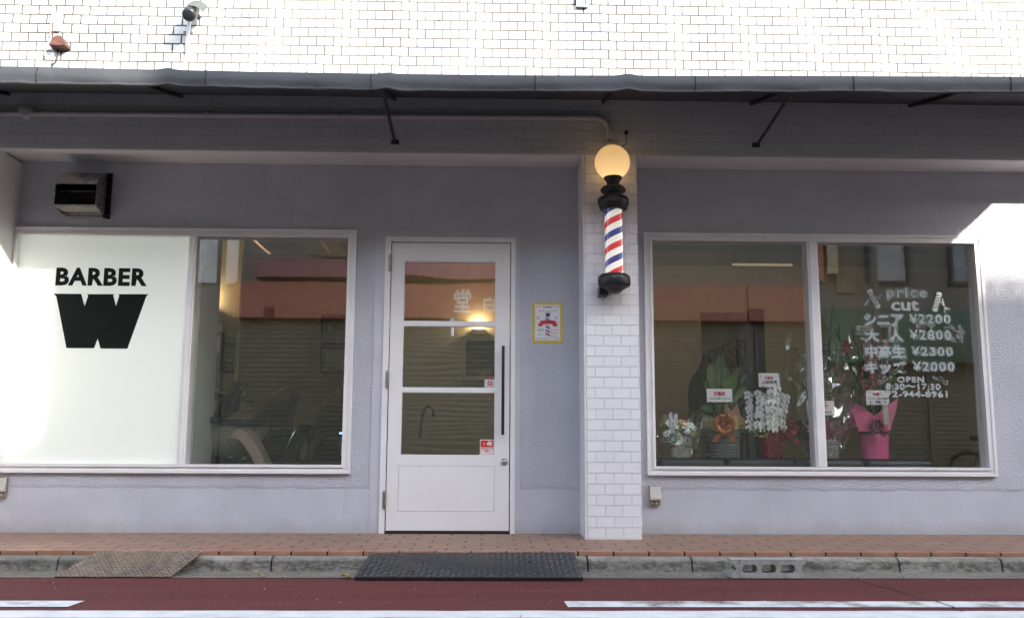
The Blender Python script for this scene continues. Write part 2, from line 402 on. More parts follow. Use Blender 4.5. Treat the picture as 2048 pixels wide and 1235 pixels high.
# openings
LW = (W(28, 458)[0], W(712, 462)[0], WZ(943, 0, 700), WZ(461, 0, 400))
RW = (W(1293, 700)[0], W(1972, 700)[0], WZ(947, 0, 1600), WZ(471, 0, 1500))
DR = (W(765, 760)[0], W(1030, 760)[0], ZS0, WZ(475, 0, 900))
XR = 7.5
mb = MB().wall(-4.6, XR, ZS0-.1, ZB+.25, 0, .14, [(LW[0]+.03, LW[1]-.03, LW[2]+.03, LW[3]-.03), (RW[0]+.03, RW[1]-.03, RW[2]+.03, RW[3]-.03), (DR[0]+.01, DR[1]-.01, ZS0-.2, DR[3]-.01)])
mb.build('ground_floor_wall', m_plaster, shop)
# smooth plaster border around the door
mb = MB(); bx0, bx1, bz = DR[0]-.07, DR[1]+.035, DR[3]+.04
mb.wall(bx0, bx1, ZS0, bz, -.006, .0, [(DR[0]+.01, DR[1]-.01, ZS0-.1, DR[3]-.01)])
mb.build('door_surround', m_smooth, shop, bevel=.003)
MB().box(XP0, XP1, YP, .004, ZS0-.05, ZB+.002).build('brick_pier', m_pier, shop, bevel=.004)
MB().box(-4.6, XL, YP, .004, ZS0-.05, ZB+.002).build('side_pier', m_trim, shop, bevel=.004)
MB().box(XP0-.012, XP0-.0005, YP+.004, .003, ZS0-.05, ZB).build('pier_trim', m_trim, shop, bevel=.002)
mb = MB().box(-4.6, XR, YP, YP+.10, ZB, ZU+.05); mb.build('beam', m_beam, shop, bevel=.003)
mb = MB().box(-4.6, XR, YP+.101, .003, ZB+.016, ZB+.2); mb.build('soffit', m_soffit, shop)
mb = MB().box(-4.6, XR, YP+.002, YP+.098, ZB-.006, ZB-.0005); mb.build('soffit_edge', m_soffit, shop, bevel=.002)
mb = MB().box(-4.6, XR, YP, .3, ZU+.051, 8.2); mb.build('upper_wall', m_tile, shop)
mb = MB().box(-4.6, XR, YP-.05, 5.2, 8.21, 8.4); mb.build('roof', m_trim, shop)
# upper window corner
uw = MB().frame(W(1152, 10, YP)[0], W(1176, 10, YP)[0], WZ(17, YP, 1160), WZ(17, YP, 1160)+1.3, .014, YP-.03, YP-.001)
uw = uw.build('upper_window', plain('grey aluminium sash', (.35, .38, .40), .35, .6), shop, bevel=.002)
MB().box(W(1152, 10, YP)[0]+.015, W(1176, 10, YP)[0]-.015, YP-.012, YP-.006, WZ(17, YP, 1160)+.015, WZ(17, YP, 1160)+1.28).build('pane', plain('frosted pane', (.45, .55, .58), .3), uw)

# interior
IX0, IX1, IY1, IZ1 = -3.9, 5.6, 4.3, 2.86
m_iwall = plain('warm grey interior wall', (.60, .55, .42), .8, var=.06); m_ifloor = plain('dark wood interior floor', (.07, .055, .045), .5, var=.3)
m_iceil = plain('off white ceiling', (.55, .54, .50), .85, var=.04)
MB().box(IX0-.25, IX1+.25, .1401, IY1+.2, ZS0-.06, ZS0+.0).build('interior_floor', m_ifloor, shop)
MB().box(IX0-.25, IX1+.25, .12, IY1+.2, IZ1, IZ1+.1).build('interior_ceiling', m_iceil, shop)
mb = MB().box(IX0-.2, IX1+.2, IY1+.001, IY1+.1, ZS0-.05, IZ1+.05).box(IX0-.1, IX0-.001, .1405, IY1+.05, ZS0-.05, IZ1+.05).box(IX1+.001, IX1+.1, .1405, IY1+.05, ZS0-.05, IZ1+.05)
mb.build('interior_wall', m_iwall, shop)
# alcove wall behind the frosted pane
XM0, XM1 = W(368, 700)[0]-.0, W(384, 700)[0]      # mullion
mb = MB().box(XM0+.0, XM0+.05, .15, .62, ZS0+.01, IZ1-.01).box(IX0, XM0-.002, .56, .62, ZS0+.01, IZ1-.01)
mb.build('interior_partition', plain('pale green panel', (.34, .37, .345), .5, var=.05), shop)

def window(o, x0, x1, z0, z1, mul, label):
    mb = MB()
    mb.wall(x0, x1, z0, z1, -.022, .09, [(x0+.048, mul[0], z0+.048, z1-.048), (mul[1], x1-.048, z0+.048, z1-.048)])
    mb.frame(x0+.030, x1-.030, z0+.030, z1-.030, .0185, -.034, -.0225)
    mb.box(mul[0]+.012, mul[1]-.012, -.034, -.0225, z0+.049, z1-.049)
    mb.frame(x0-.010, x1+.010, z0-.012, z1+.010, .020, -.030, -.0005)
    return tag(mb.build('window', m_trim, shop, bevel=.004), label)
lw = window('w', LW[0], LW[1], LW[2], LW[3], (XM0, XM1), 'two-light window with a frosted pane and a clear pane')
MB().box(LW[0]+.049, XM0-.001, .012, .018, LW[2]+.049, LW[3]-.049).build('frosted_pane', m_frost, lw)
MB().box(XM1+.001, LW[1]-.049, .012, .018, LW[2]+.049, LW[3]-.049).build('pane', m_glass, lw)
XN0, XN1 = W(1620, 700)[0], W(1642, 700)[0]
rw = window('w', RW[0], RW[1], RW[2], RW[3], (XN0, XN1), 'two-light clear window with white price lettering')
MB().box(RW[0]+.049, XN0-.001, .012, .018, RW[2]+.049, RW[3]-.049).build('pane', m_glass, rw)
MB().box(XN1+.001, RW[1]-.049, .012, .018, RW[2]+.049, RW[3]-.049).build('pane', m_glass, rw)
# lettering on the frosted pane
def Z2(px, py): return W(px*.4372, 420+py*.4372, .012)
def PT(px, py): return W(px, py, .0115)
mb = MB()
a = Z2(253, 344); b = Z2(677, 266); mb.text('BARBER', a[0], b[0], a[1], b[1], .0118, depth=.0015, bold=.04, spacing=1.09)
poly = [(245, 382), (258, 394), (304, 630), (430, 631), (447, 587), (460, 632), (583, 633), (668, 398), (679, 384), (541, 384), (546, 390), (531, 439), (518, 390), (523, 384), (398, 384), (404, 391), (387, 439), (372, 383)]
mb.prism([Z2(*p) for p in poly], .0103, .0118)
tag(mb.build('lettering', m_letter, lw), 'black BARBER and heavy slab W emblem')
# price list
mb = MB()
def zp(px, py): return PT(1690+px*.2024, 560+py*.2024)
def ptxt(body, x0, y0, x1, y1, bold=.02, ring=.013, fill=True, roff=.085, sp=1.0):
    a = zp(x0, y1); b = zp(x1, y0)
    ins = .092*(b[1]-a[1]) if ring else 0
    if fill: mb.text(body, a[0]+ins, b[0]-ins, a[1]+ins, b[1]-ins, .0118, bold=bold, spacing=sp)
    if ring: mb.text(body, a[0], b[0], a[1], b[1], .0118, bold=roff, outline=ring, spacing=sp)
ptxt('price', 402, 62, 815, 212, .012, .014, sp=1.2); ptxt('cut', 456, 195, 726, 302, .03, 0)
for t, x0, y0, x1, y1 in (('シニア', 180, 318, 582, 462), ('大', 188, 478, 345, 618), ('人', 425, 462, 582, 618), ('中高生', 188, 630, 606, 780), ('キッズ', 192, 790, 610, 930)): ptxt(t, x0, y0, x1, y1, .03, .013)
for t, x0, y0, x1, y1 in (('¥2200', 628, 330, 1045, 432), ('¥2800', 634, 486, 1052, 592), ('¥2300', 652, 652, 1068, 752), ('¥2000', 664, 798, 1085, 904)): ptxt(t, x0, y0, x1, y1, .012, .014, sp=1.2)
ptxt('OPEN', 516, 952, 780, 1010, 0, .040, False, .0, 1.15); ptxt('8:30〜17:30', 404, 1020, 942, 1082, 0, .040, False, .0, 1.12); ptxt('072-944-8961', 345, 1092, 1010, 1156, 0, .040, False, .0, 1.12)
def stroke(pts, w):
    for p, q in zip(pts, pts[1:]):
        a = Vector(zp(*p)); b = Vector(zp(*q)); d = (b-a); 
        if d.length < 1e-6: continue
        nrm = Vector((-d.y, d.x)).normalized()*w; e = d.normalized()*w*.5
        mb.prism([tuple(a-nrm-e), tuple(b-nrm+e), tuple(b+nrm+e), tuple(a+nrm-e)], .0103, .0118)
def area(pts): mb.prism([zp(*p) for p in pts], .0103, .0118)
# barber pole drawings
def pole_icon(cx, cy, ang, L, w):
    ca, sa = math.cos(ang), math.sin(ang)
    def T(u, v): return (cx+u*ca-v*sa, cy+u*sa+v*ca)
    for k in range(5):
        v = -L*.62+k*L*.30
        area([T(-w, v+w*.5), T(w, v-w*.5), T(w, v-w*.5+L*.17), T(-w, v+w*.5+L*.17)])
    stroke([T(-w, -L*.7), T(-w, L*.75)], .0016); stroke([T(w, -L*.8), T(w, L*.7)], .0016)
    for s in (-1, 1): area([T(-w*1.25, s*L*.72), T(w*1.25, s*L*.72), T(w*1.25, s*L*.88), T(w*.6, s*L), T(-w*.6, s*L), T(-w*1.25, s*L*.88)])
pole_icon(283, 187, -.50, 104, 22); pole_icon(908, 214, .28, 98, 23)
for o in (-9, 9): stroke([(196, 238+o), (235, 196+o), (285, 178+o), (330, 172+o), (372, 140+o)], .0016)
stroke([(196, 229), (214, 240), (196, 250)], .0014); stroke([(372, 131), (352, 142), (366, 152)], .0014)
stroke([(940, 205), (985, 262), (1000, 290)], .003); stroke([(962, 185), (985, 262), (980, 300)], .003); stroke([(985, 262), (1025, 285)], .003)
for c in ((1026, 287), (988, 308)): stroke([(c[0]+11*math.cos(t), c[1]+11*math.sin(t)) for t in [k*.7 for k in range(10)]], .0022)
def stache(x0, y0, x1, y1):
    up_ = [(0, .75), (.08, .95), (.25, .9), (.42, .55), (.55, .45), (.75, .45), (.93, .3), (1, .05), (.9, -.02), (.95, .12)]
    lo = [(0, .75), (.05, .45), (.14, .6), (.28, .5), (.4, .15), (.55, .05), (.68, .2), (.82, .25), (.9, -.02)]
    for P in (up_, lo): stroke([(lerp(x0, x1, u), lerp(y0, y1, v)) for u, v in P], .0014)
stache(325, 948, 462, 1028); stache(1018, 948, 866, 1032)
tag(mb.build('lettering', m_vinyl, rw), 'pale hand-drawn price list with opening hours and telephone')

# door
df = MB().wall(DR[0], DR[1], ZS0, DR[3], -.02, .10, [(DR[0]+.040, DR[1]-.032, ZS0-.1, DR[3]-.036)]).build('door_frame', m_trim, shop, bevel=.003)
MB().box(DR[0]+.041, DR[1]-.033, -.03, .12, ZS0-.02, ZS0+.012).build('door_sill', m_gap, shop)
LX0, LX1 = DR[0]+.047, DR[1]-.039; LZ0, LZ1 = ZS0+.020, DR[3]-.043
def DZ(py): return WZ(py, -.012, 900)
pz = [(DZ(643), DZ(522.5)), (DZ(775.5), DZ(651.5)), (DZ(910), DZ(784))]
PX0, PX1 = W(806, 650, -.012)[0], W(991, 650, -.012)[0]
lower = (PX0-.01, PX1, DZ(1022), DZ(931))
mb = MB().wall(LX0, LX1, LZ0, LZ1, -.012, .03, [(PX0, PX1, a, b) for a, b in pz] + [lower])
mb.box(lower[0]+.0014, lower[1]-.0014, -.0108, .02, lower[2]+.0014, lower[3]-.0014)
for a, b in pz: mb.frame(PX0+.0005, PX1-.0005, a+.0005, b-.0005, .004, -.008, .02)
door = tag(mb.build('door', m_door, shop, bevel=.0025), 'white door with three glass panes and long black pull handle')
for a, b in pz: MB().box(PX0+.001, PX1-.001, .004, .009, a+.001, b-.001).build('pane', m_doorglass, door)
hx = W(1006, 780, -.06)[0]
mb = MB().box(hx-.0105, hx+.0105, -.072, -.054, WZ(869, -.06, 1006), WZ(691, -.06, 1006))
for py in (720, 848): mb.lathe([(.007, -.054), (.007, -.012)], (hx, 0, WZ(py, -.06, 1006)), 12, axis='y')
mb.build('handle', m_black, door, bevel=.002)
lx, lz = W(1008.4, 922.5, -.02)
MB().lathe([(.0001, -.034), (.010, -.034), (.012, -.03), (.012, -.026), (.020, -.024), (.0225, -.02), (.0225, -.0121)], (lx, 0, lz), 28, axis='y').lathe([(.0001, -.0345), (.004, -.0346)], (lx, 0, lz), 12, mi=1, axis='y').build('lock', [m_steel, m_gap], door)
m_hinge = plain('satin nickel', (.36, .33, .30), .42, 1.0, var=.1)
for py in (525, 758, 999):
    hz_ = WZ(py, -.03, 775); hxx = LX0-.006
    mb = MB().lathe([(.0001, -.065), (.0065, -.065), (.0065, -.004), (.0055, -.002), (.0065, 0), (.0065, .062), (.005, .066), (.0001, .066)], (hxx, -.028, hz_), 14)
    mb.box(hxx-.018, hxx, -.0225, -.0205, hz_-.06, hz_+.06)
    mb.build('hinge', m_hinge, door)

a = W(899, 643, .003); b = W(911, 634, .003); c = W(902, 672, .003); d = W(908, 654, .003)
mb = MB().prism([(a[0]+(b[0]-a[0])*(.5-.5*math.cos(t)), a[1]+(b[1]-a[1])*math.sin(t)) for t in [math.pi*k/10 for k in range(11)]], .0005, .0035)
mb.build('sensor_pad', plain('pale grey sensor pad', (.42, .42, .43), .5), door)
MB().box(c[0], d[0], -.006, .0035, c[1], d[1]).build('door_sensor', plain('white sensor plastic', (.75, .75, .74), .4), door, bevel=.002)

# ------------------------------------------------------------------ awning
YF = -1.36; XA = 4.40
m_canvas = NT('charcoal awning canvas')
_n = m_canvas.noise(2.0, 5, .6); _w = m_canvas.noise(900, 2)
m_canvas = m_canvas.set(m_canvas.mix(m_canvas.ramp(_n, [(.35, 0.0), (.7, 1.0)]), (.036, .038, .044), (.055, .058, .066)), .58, 0, m_canvas.bump(m_canvas.noise(5, 4), .02, .6, m_canvas.bump(_w, .0012)), .45)
def ztop(x):
    px = 974 + x*1870/5.22
    ks = [(-400, 128), (0, 134), (375, 142), (750, 149.5), (1100, 152), (1500, 153), (2048, 155), (2700, 158)]
    for (a, p), (b, q) in zip(ks, ks[1:]):
        if px <= b or b == 2700:
            py = lerp(p, q, (px-a)/(b-a)); break
    return WZ(py, YF, px)
XA0 = -4.7
aw = thing('awning', (0, YP, ZU), 'long charcoal canvas awning running above the whole shopfront', 'awning')
mb = MB(); N = 300
rails = [(-.001, 0), (-.3, .3), (-.7, .72), (-1.0, 1.0)]
def top(u, v):
    x = lerp(XA0, XA, u); y = lerp(YP-.002, YF, v); za = ZU + .048; zb = ztop(x)
    bump_ = .003*nz(x*1.3, 4)*v
    for bx in (757, 1260, 300): bump_ += .012*math.exp(-((974+x*358-bx)/16)**2)*v
    return (x, y, lerp(za, zb, v) - .018*math.sin(math.pi*v) + bump_)
def under(u, v): p = top(u, v); return (p[0], p[1]+(.008 if v > .99 else 0), p[2]-.012)
mb.grid(top, N, 8); mb.grid(lambda u, v: under(1-u, v), N, 8)
mb.build('canopy', m_canvas, aw)
VH = WZ(150, YF, 900)-WZ(180, YF, 900)
def val(side):
    def fn(u, v):
        x = lerp(XA0, XA, u); p = top(u, 1); puff = .010*math.sin(math.pi*v)+.006*nz(x*2.2, v*2)*v + (.012*(v > .9))*abs(nz(x*9, 2))
        y = YF - puff - .010 + (0 if side else .014)
        return (x, y, p[2] - v*(VH+.004*nz(x*1.7, 8)+.005*nz(x*7, 3)))
    return fn
mb = MB(); mb.grid(val(1), N, 6); f2 = val(0); mb.grid(lambda u, v: f2(1-u, v), N, 6)
def hem(u, v):
    p = val(1)(u, 1); a = v*2*math.pi; return (p[0], p[1]+.007+.010*math.cos(a), p[2]-.002+.010*math.sin(a))
mb.grid(hem, N, 8)
mb.build('valance', m_canvas, aw)
zb2 = 3.07
mb = MB().box(XA+.005, 8.5, -.90, YP-.001, zb2, zb2+.03).box(XA+.005, 8.5, -.915, -.901, zb2-.0, zb2+.16); mb.build('unseen_neighbour_awning', m_canvas, aw)  # neighbour's shallow awning, out of view, placed for its shadow on the right
# seams
m_seam = plain('stitched canvas seam', (.012, .012, .014), .7)
for px in (33-345, 33, 380, 722, 1065, 1402, 1738, 2075):
    u = ((px-974)/1870*5.22 - XA0)/(XA-XA0)
    if not 0 < u < 1: continue
    ps = [Vector(val(1)(u, k/6))+Vector((0, -.002, 0)) for k in range(7)]
    MB().tube(ps, .0035, 6).build('seam', m_seam, aw)
m_blk = plain('black painted iron', (.014, .014, .014), .5, var=.3, bump=.001)
for pb, pf in ((365, 300), (790, 770), (1205, 1225), (1500, 1560), (1815, 1900), (20, -120)):
    xb_ = W(pb, 208, YP)[0]; u = (xb_-XA0)/(XA-XA0)
    ps = [Vector(top(u, v))+Vector((0, 0, -.027)) for v in (.02, .25, .5, .75, .97)]
    MB().tube(ps, .0125, 8).build('frame_arm', m_blk, aw)
tag(MB().tube([(XA0, YF+.03, ztop(XA0)-.03)]+[(lerp(XA0, XA, k/30), YF+.03, ztop(lerp(XA0, XA, k/30))-.03) for k in range(1, 31)], .013, 8).build('front_rail', m_blk, aw))
for (px, py) in ((790, 286), (1512, 292)):
    x, z = W(px, py, YP); p0 = Vector((x, YP-.018, z)); p1 = Vector((x, YF+.035, z+.10))
    mb = MB().tube([p0, p0.lerp(p1, .5), p1], .0105, 10)
    mb.box(x-.026, x+.026, YP-.012, YP-.0005, z-.012, z+.02).box(x-.016, x+.016, YP-.04, YP-.012, z-.012, z+.010)
    mb.build('stay_rod', m_blk, aw, bevel=.002)

# ------------------------------------------------------------------ conduit along the beam
m_cond = plain('lilac painted conduit', (.47, .455, .465), .45, var=.05)
cz = WZ(236, YP, 700); r = .020
cb = thing('conduit_pipe', (W(50, 222, YP)[0], YP, cz), 'painted conduit with round junction disc running under awning to globe lamp', 'pipe')
xe = W(1217, 262, YP)[0]; ze = WZ(291, YP-.02, 1217)
pts = [(-4.6, YP-.022, cz+.02)]
zc = lambda x: lerp(WZ(229, YP, 0), WZ(238, YP, 1180), (x-W(0, 229, YP)[0])/(W(1180, 238, YP)[0]-W(0, 229, YP)[0]))
pts = [(x, YP-.022, zc(x)) for x in [lerp(-4.6, xe-.09, k/20) for k in range(21)]]
zcc = zc(xe-.09)
pts += [(xe-.09+.09*math.sin(a), YP-.022, zcc-.09+.09*math.cos(a)) for a in [k*math.pi/16 for k in range(1, 9)]]
pts += [(xe, YP-.022, ze)]
mb = MB().tube(pts, r, 12)
mb.build('tube', m_cond, cb)
for px in (140, 417, 690, 965, 1170):
    x = W(px, 235, YP)[0]; MB().tube([(x-.014, YP-.022, zc(x)), (x+.014, YP-.022, zc(x))], r+.003, 12).box(x-.008, x+.008, YP-.02, YP-.0005, zc(x)-.035, zc(x)+.035).build('saddle_clip', m_cond, cb)
xd, zd = W(50, 222, YP-.05)
MB().lathe([(.0001, -.062), (.040, -.062), (.045, -.055), (.045, -.001)], (xd, YP, zd), 28, axis='y').build('junction_box', m_cond, cb)
MB().tube([(xe, YP-.022, ze+.03), (xe, YP-.022, ze-.01)], .029, 16).build('end_fitting', m_cond, cb)

# ------------------------------------------------------------------ barber pole
YB = YP-.135
bx_, _ = W(1227, 450, YB); ppm = 1870/(YB-CAM.y)
bz = lambda py: WZ(py, YB, 1227)
bp = thing('barber_pole', (bx_, YP, bz(586)), 'striped barber pole with lit globe on the white brick pier', 'barber pole')
def _globe():
    m = NT('opal globe glass'); m.set((.80, .72, .55), .16)
    m.b.inputs['Emission Color'].default_value = (1, .84, .58, 1)
    m.b.inputs['Emission Strength'].default_value = .029
    tl = m.n('BsdfTranslucent'); tl.inputs[0].default_value = (1.0, .84, .58, 1)
    mx = m.n('MixShader'); mx.inputs[0].default_value = .4; m.l(m.b.outputs[0], mx.inputs[1]); m.l(tl.outputs[0], mx.inputs[2]); m.l(mx.outputs[0], m.out.inputs[0])
    return m.m
gr = 36.5/ppm; gz = bz(325)
MB().ball((bx_-.003, YB, gz), gr, 40).build('globe', _globe(), bp)
def prof_px(L): return [(max(1e-4, w/2/ppm), bz(y)) for w, y in L]
mb = MB().lathe(prof_px([(0, 353), (34, 353), (38, 355), (37, 358), (30, 362), (26, 367), (28, 371), (44, 374), (53, 379), (50, 384), (40, 388), (36, 391), (40, 394), (60, 396), (64, 399), (64, 408), (61, 411), (58, 414), (56, 419), (50, 421), (0, 421)]), (bx_, YB, 0), 40)
mb.build('top_cap', m_black, bp)
mb = MB().lathe(prof_px([(0, 549), (54, 549), (58, 551), (64, 553), (66, 556), (66, 569), (62, 572.5), (52, 575), (36, 580), (26, 584.5), (12, 587), (0, 587)]), (bx_, YB, 0), 40)
mb.box(bx_-.095, bx_-.035, YB+.03, YP-.001, bz(588), bz(570)).tube([(bx_-.04, YB+.02, bz(581)), (bx_-.045, YB+.02, bz(587)), (bx_-.03, YB+.02, bz(589)), (bx_-.028, YB+.02, bz(582))], .004, 8)
for k in range(6):
    a = k*math.pi/3+.4; mb.ball((bx_+.105*math.cos(a), YB+.105*math.sin(a), bz(559)), .005, 8, 1)
mb.build('bottom_cap', [m_black, m_steel], bp)
for z in (bz(402), bz(566)):
    MB().box(bx_-.03, bx_+.03, YB+.05, YP-.001, z-.012, z+.012).build('wall_bracket', m_black, bp)
def _stripes():
    m = NT('red white blue spiral drum'); sp = m.n('SeparateXYZ'); m.l(m.pos(), sp.inputs[0])
    y0 = YB-YP
    ang = m.math('ARCTAN2', m.math('SUBTRACT', sp.outputs[1], y0), sp.outputs[0])
    t = m.math('SUBTRACT', m.math('DIVIDE', sp.outputs[2], .1775), m.math('DIVIDE', ang, 2*math.pi))
    t = m.math('FRACT', m.math('ADD', t, 5.12))
    nd = m.n('ValToRGB'); nd.color_ramp.interpolation = 'CONSTANT'; e = nd.color_ramp.elements
    for _ in range(2): e.new(.5)
    for el, (p, c) in zip(e, [(0, (.60, .02, .015)), (.24, (.86, .80, .72)), (.5, (.025, .03, .19)), (.74, (.86, .80, .72))]): el.position = p; el.color = (*c, 1)
    m.l(t, nd.inputs[0]); m.l(nd.outputs[0], m.b.inputs['Base Color']); m.l(nd.outputs[0], m.b.inputs['Emission Color'])
    m.b.inputs['Emission Strength'].default_value = .085; m.b.inputs['Roughness'].default_value = .35
    return m.m
MB().lathe([(18.3/ppm, bz(551)), (18.3/ppm, bz(415))], (bx_, YB, 0), 48).build('striped_drum', _stripes(), bp)
MB().lathe([(25/ppm, bz(551)), (25/ppm, bz(416))], (bx_, YB, 0), 48).build('glass_tube', m_clear, bp)
pl = bpy.data.lights.new('globe bulb', 'POINT'); pl.energy = .085; pl.color = (1, .72, .36); pl.shadow_soft_size = .02
po = bpy.data.objects.new('globe_bulb', pl); COL.objects.link(po); po.parent = bp; po.location = Vector((bx_, YB, gz-.055))-bp.location
# hook and wire beside the globe
x, z = W(1252, 266, YP-.01)
hk = thing('eye_hook', (x, YP, z), 'small black eye bolt with wire above the globe lamp', 'hook')
MB().lathe([(.0001, -.03), (.012, -.03), (.012, -.0005)], (x, YP, z), 14, axis='y').build('bolt', m_blk, hk)
MB().tube([(x, YP-.02, z-.01), (x-.006, YP-.05, z-.09), (bx_+.05, YB, gz+gr*.8)], .0028, 6).build('wire', m_blk, hk)

# ------------------------------------------------------------------ vent hood
hx0, hx1 = W(112, 400, 0)[0], W(221, 400, 0)[0]; hz0, hz1 = WZ(436, 0, 160), WZ(349, 0, 160)
D0 = .20
vh = thing('vent_hood', ((hx0+hx1)/2, 0, hz0), 'stainless steel weather hood on the wall above the frosted pane', 'vent hood')
prof = []; H = hz1-hz0
outer = [(-.004, hz1)] + [(-D0*math.sin(a), hz1-H*.62*(1-math.cos(a))) for a in [k*math.pi/20 for k in range(1, 11)]]
mb = MB()
def shell(x0, x1, t=0):
    ps = [(p[0]+t*.7, p[1]-t) for p in outer]
    return ps
n_ = len(outer)
for j, (p, q) in enumerate(zip(outer, outer[1:])):
    pass
HZS, HZL = WZ(368, -D0, 150), WZ(411, -D0, 150); hx0 = W(101, 400, -D0)[0]+.02
def hood_pt(u, v, ins=0.0):
    a = v/.62*math.pi/2*.86; d = D0/math.sin(math.pi/2*.86)-ins; return (lerp(hx0+.004, hx1-.016, u), -d*math.sin(a)-.002, (hz1-ins)-(hz1-HZS-ins)*(1-math.cos(a))/(1-math.cos(math.pi/2*.86)))
mb.grid(lambda u, v: hood_pt(u, v*.62), 2, 14); mb.grid(lambda u, v: hood_pt(1-u, v*.62, .003), 2, 14)
mb.build('hood_shell', plain('dull stainless steel', (.46, .445, .43), .30, 1.0, var=.02, scale=3), vh)
# dark polished inner baffle seen below the shell edge
mb = MB(); mb.grid(lambda u, v: (lerp(hx0+.006, hx1-.018, u), -D0*(.80+.2*math.sin(v*math.pi*.5))+.004, lerp(HZS+.004, HZL, v)), 2, 12)
mb.build('baffle', plain('dark polished steel', (.10, .095, .09), .07, 1.0), vh)
mb = MB(); zz = HZL
mb.box(hx0+.004, hx1-.016, -D0-.002, -D0+.010, zz-.006, zz+.006)
mb.add([(hx0+.006, -D0+.01, zz-.002), (hx1-.018, -D0+.01, zz-.002), (hx1-.018, -.05, hz0+.03), (hx0+.006, -.05, hz0+.03)], [(0, 1, 2, 3)], 1)
mb.box(hx0+.004, hx1-.016, -.055, -.003, hz0+.012, hz0+.028)
for xx in (hx0+.004, hx1-.020):
    mb.prism([(-.002, hz0+.012), (-.05, hz0+.012), (-D0, zz), (-D0*.98, hood_pt(0, .62)[2]), *[(hood_pt(0, v)[1], hood_pt(0, v)[2]) for v in (.5, .4, .3, .2, .1)], (-.002, hz1-.003)], xx, xx+.003, axis='x')
mb.build('side_plate', [m_inox, plain('grey filter mesh', (.30, .29, .25), .6)], vh)
mb = MB().box(hx1-.014, hx1+.006, -.012, -.0005, hz0-.006, hz1+.008).box(hx1-.036, hx1-.0165, -.034, -.0005, hz0, hz1-.002).box(hx0+.01, hx1-.015, -.014, -.0005, hz1-.001, hz1+.008)
for k in range(5):
    for xx, yy in ((hx1-.004, -.013), (hx1-.026, -.035)): mb.ball((xx, yy, lerp(hz0+.02, hz1-.02, k/4)), .004, 8, 1)
mb.build('flange', [plain('dark flange steel', (.02, .02, .02), .4, .8), m_inox], vh)
MB().box(hx0+.02, hx0+.034, -.05, -.036, hz0+.002, hz0+.014).build('indicator_or_glint', plain('red plastic', (.5, .01, .02), .4), vh, bevel=.002)
tube_z = hz1+.012
MB().tube([(hx0-.004, -.012, tube_z-.004), (hx0+.03, -.012, tube_z), (hx0+.06, -.012, hz1)], .0045, 8).build('bracket_tail', m_steel, vh)

# ------------------------------------------------------------------ flyer and stickers
def card(name, poly, y, loc, label, cat, mats, fn, group=None, bevel=0):
    t = thing(name, loc, label, cat, group); mb = MB(); fn(mb); mb.build('sheet', mats, t); return t
m_paper = plain('white paper', (.74, .73, .76), .5, var=.03); m_yel = plain('yellow tape', (.62, .47, .05), .5, var=.1); m_redp = plain('red print', (.50, .03, .03), .5, var=.1)
m_ink = plain('black ink', (.03, .03, .035), .5); m_grn = plain('green print', (.05, .35, .15), .5); m_org = plain('orange print', (.62, .22, .08), .5); m_blue = plain('blue print', (.12, .14, .40), .5); m_pnk = plain('pink red print', (.50, .10, .16), .5)
def fz(px, py): return W(1055+px*.08095, 595+py*.08095, -.004)
def flyer(mb):
    a = fz(125, 1115); b = fz(870, 125); mb.box(a[0], b[0], -.0035, -.0005, a[1], b[1], 0)
    a = fz(188, 1050); b = fz(805, 180); mb.box(a[0], b[0], -.0050, -.0036, a[1], b[1], 1)
    def T(s_, x0, y0, x1, y1, mi, bold=.02): a = fz(x0, y1); b = fz(x1, y0); mb.text(s_, a[0], b[0], a[1], b[1], -.0051, mi, .0008, bold)
    def P(pts, mi, y=-.0051): mb.prism([fz(*p) for p in pts], y-.0006, y, mi)
    for x0 in (205, 670):
        for yy in (205, 990):
            for k in range(4): P([(x0+k*34, yy+38), (x0+k*34+14, yy), (x0+k*34+26, yy), (x0+k*34+12, yy+38)], 6)
    P([(392, 185), (406, 185), (406, 268), (392, 268)], 3); P([(622, 195), (634, 195), (634, 250), (622, 250)], 6)
    T('BARBER', 424, 210, 600, 248, 3, .03); T('OPENキャンペーン実施', 275, 308, 720, 342, 7); T('BARBER', 432, 362, 568, 385, 3, .03)
    P([(440, 395), (560, 395), (545, 470), (510, 470), (500, 455), (490, 470), (460, 470)], 3)
    P([(440, 480), (556, 480), (556, 950), (440, 950)], 8); 
    for k, y in enumerate((490, 680, 780, 860)): P([(442, y), (554, y+55), (554, y+95), (442, y+40)], 6 if k % 2 == 0 else 2, -.0058)
    for s_ in (-1, 1):
        X = lambda d: 498+s_*d
        P([(X(120), 655), (X(250), 625), (X(232), 668), (X(240), 712), (X(120), 700)], 2, -.0060)
    P([(305, 580), (400, 560), (500, 553), (600, 560), (705, 580), (700, 665), (600, 652), (500, 648), (400, 655), (310, 672)], 2, -.0068)
    T('新メニュー半額', 325, 592, 690, 640, 1, .03); mb.v[-1:] = mb.v[-1:]
    T('オープン記念として', 225, 752, 405, 768, 3); T('通常料金', 235, 785, 410, 818, 4, .04); T('割引メニュー', 262, 832, 340, 848, 3); T('お得な割引メニュー', 245, 902, 430, 918, 3)
    for yy, s_ in ((785, '¥1,300'), (855, '¥1,400'), (925, '¥1,000')): T(s_, 565, yy, 700, yy+38, 5, .035); T('(税込)', 712, yy+12, 748, yy+36, 3)
    T('ご予約はお気軽にどうぞ', 335, 1000, 640, 1022, 6)
    for x0 in (215, 655): P([(x0, 470), (x0+80, 445), (x0+88, 520), (x0+20, 545)], 8)
fx = fz(500, 620)
card('flyer', None, 0, (fx[0], 0, fx[1]), 'small printed menu flyer with yellow tape border on the lilac wall', 'flyer', [m_yel, m_paper, m_redp, m_ink, m_grn, m_org, m_blue, m_pnk, plain('pale grey print', (.55, .56, .62), .5)], flyer)
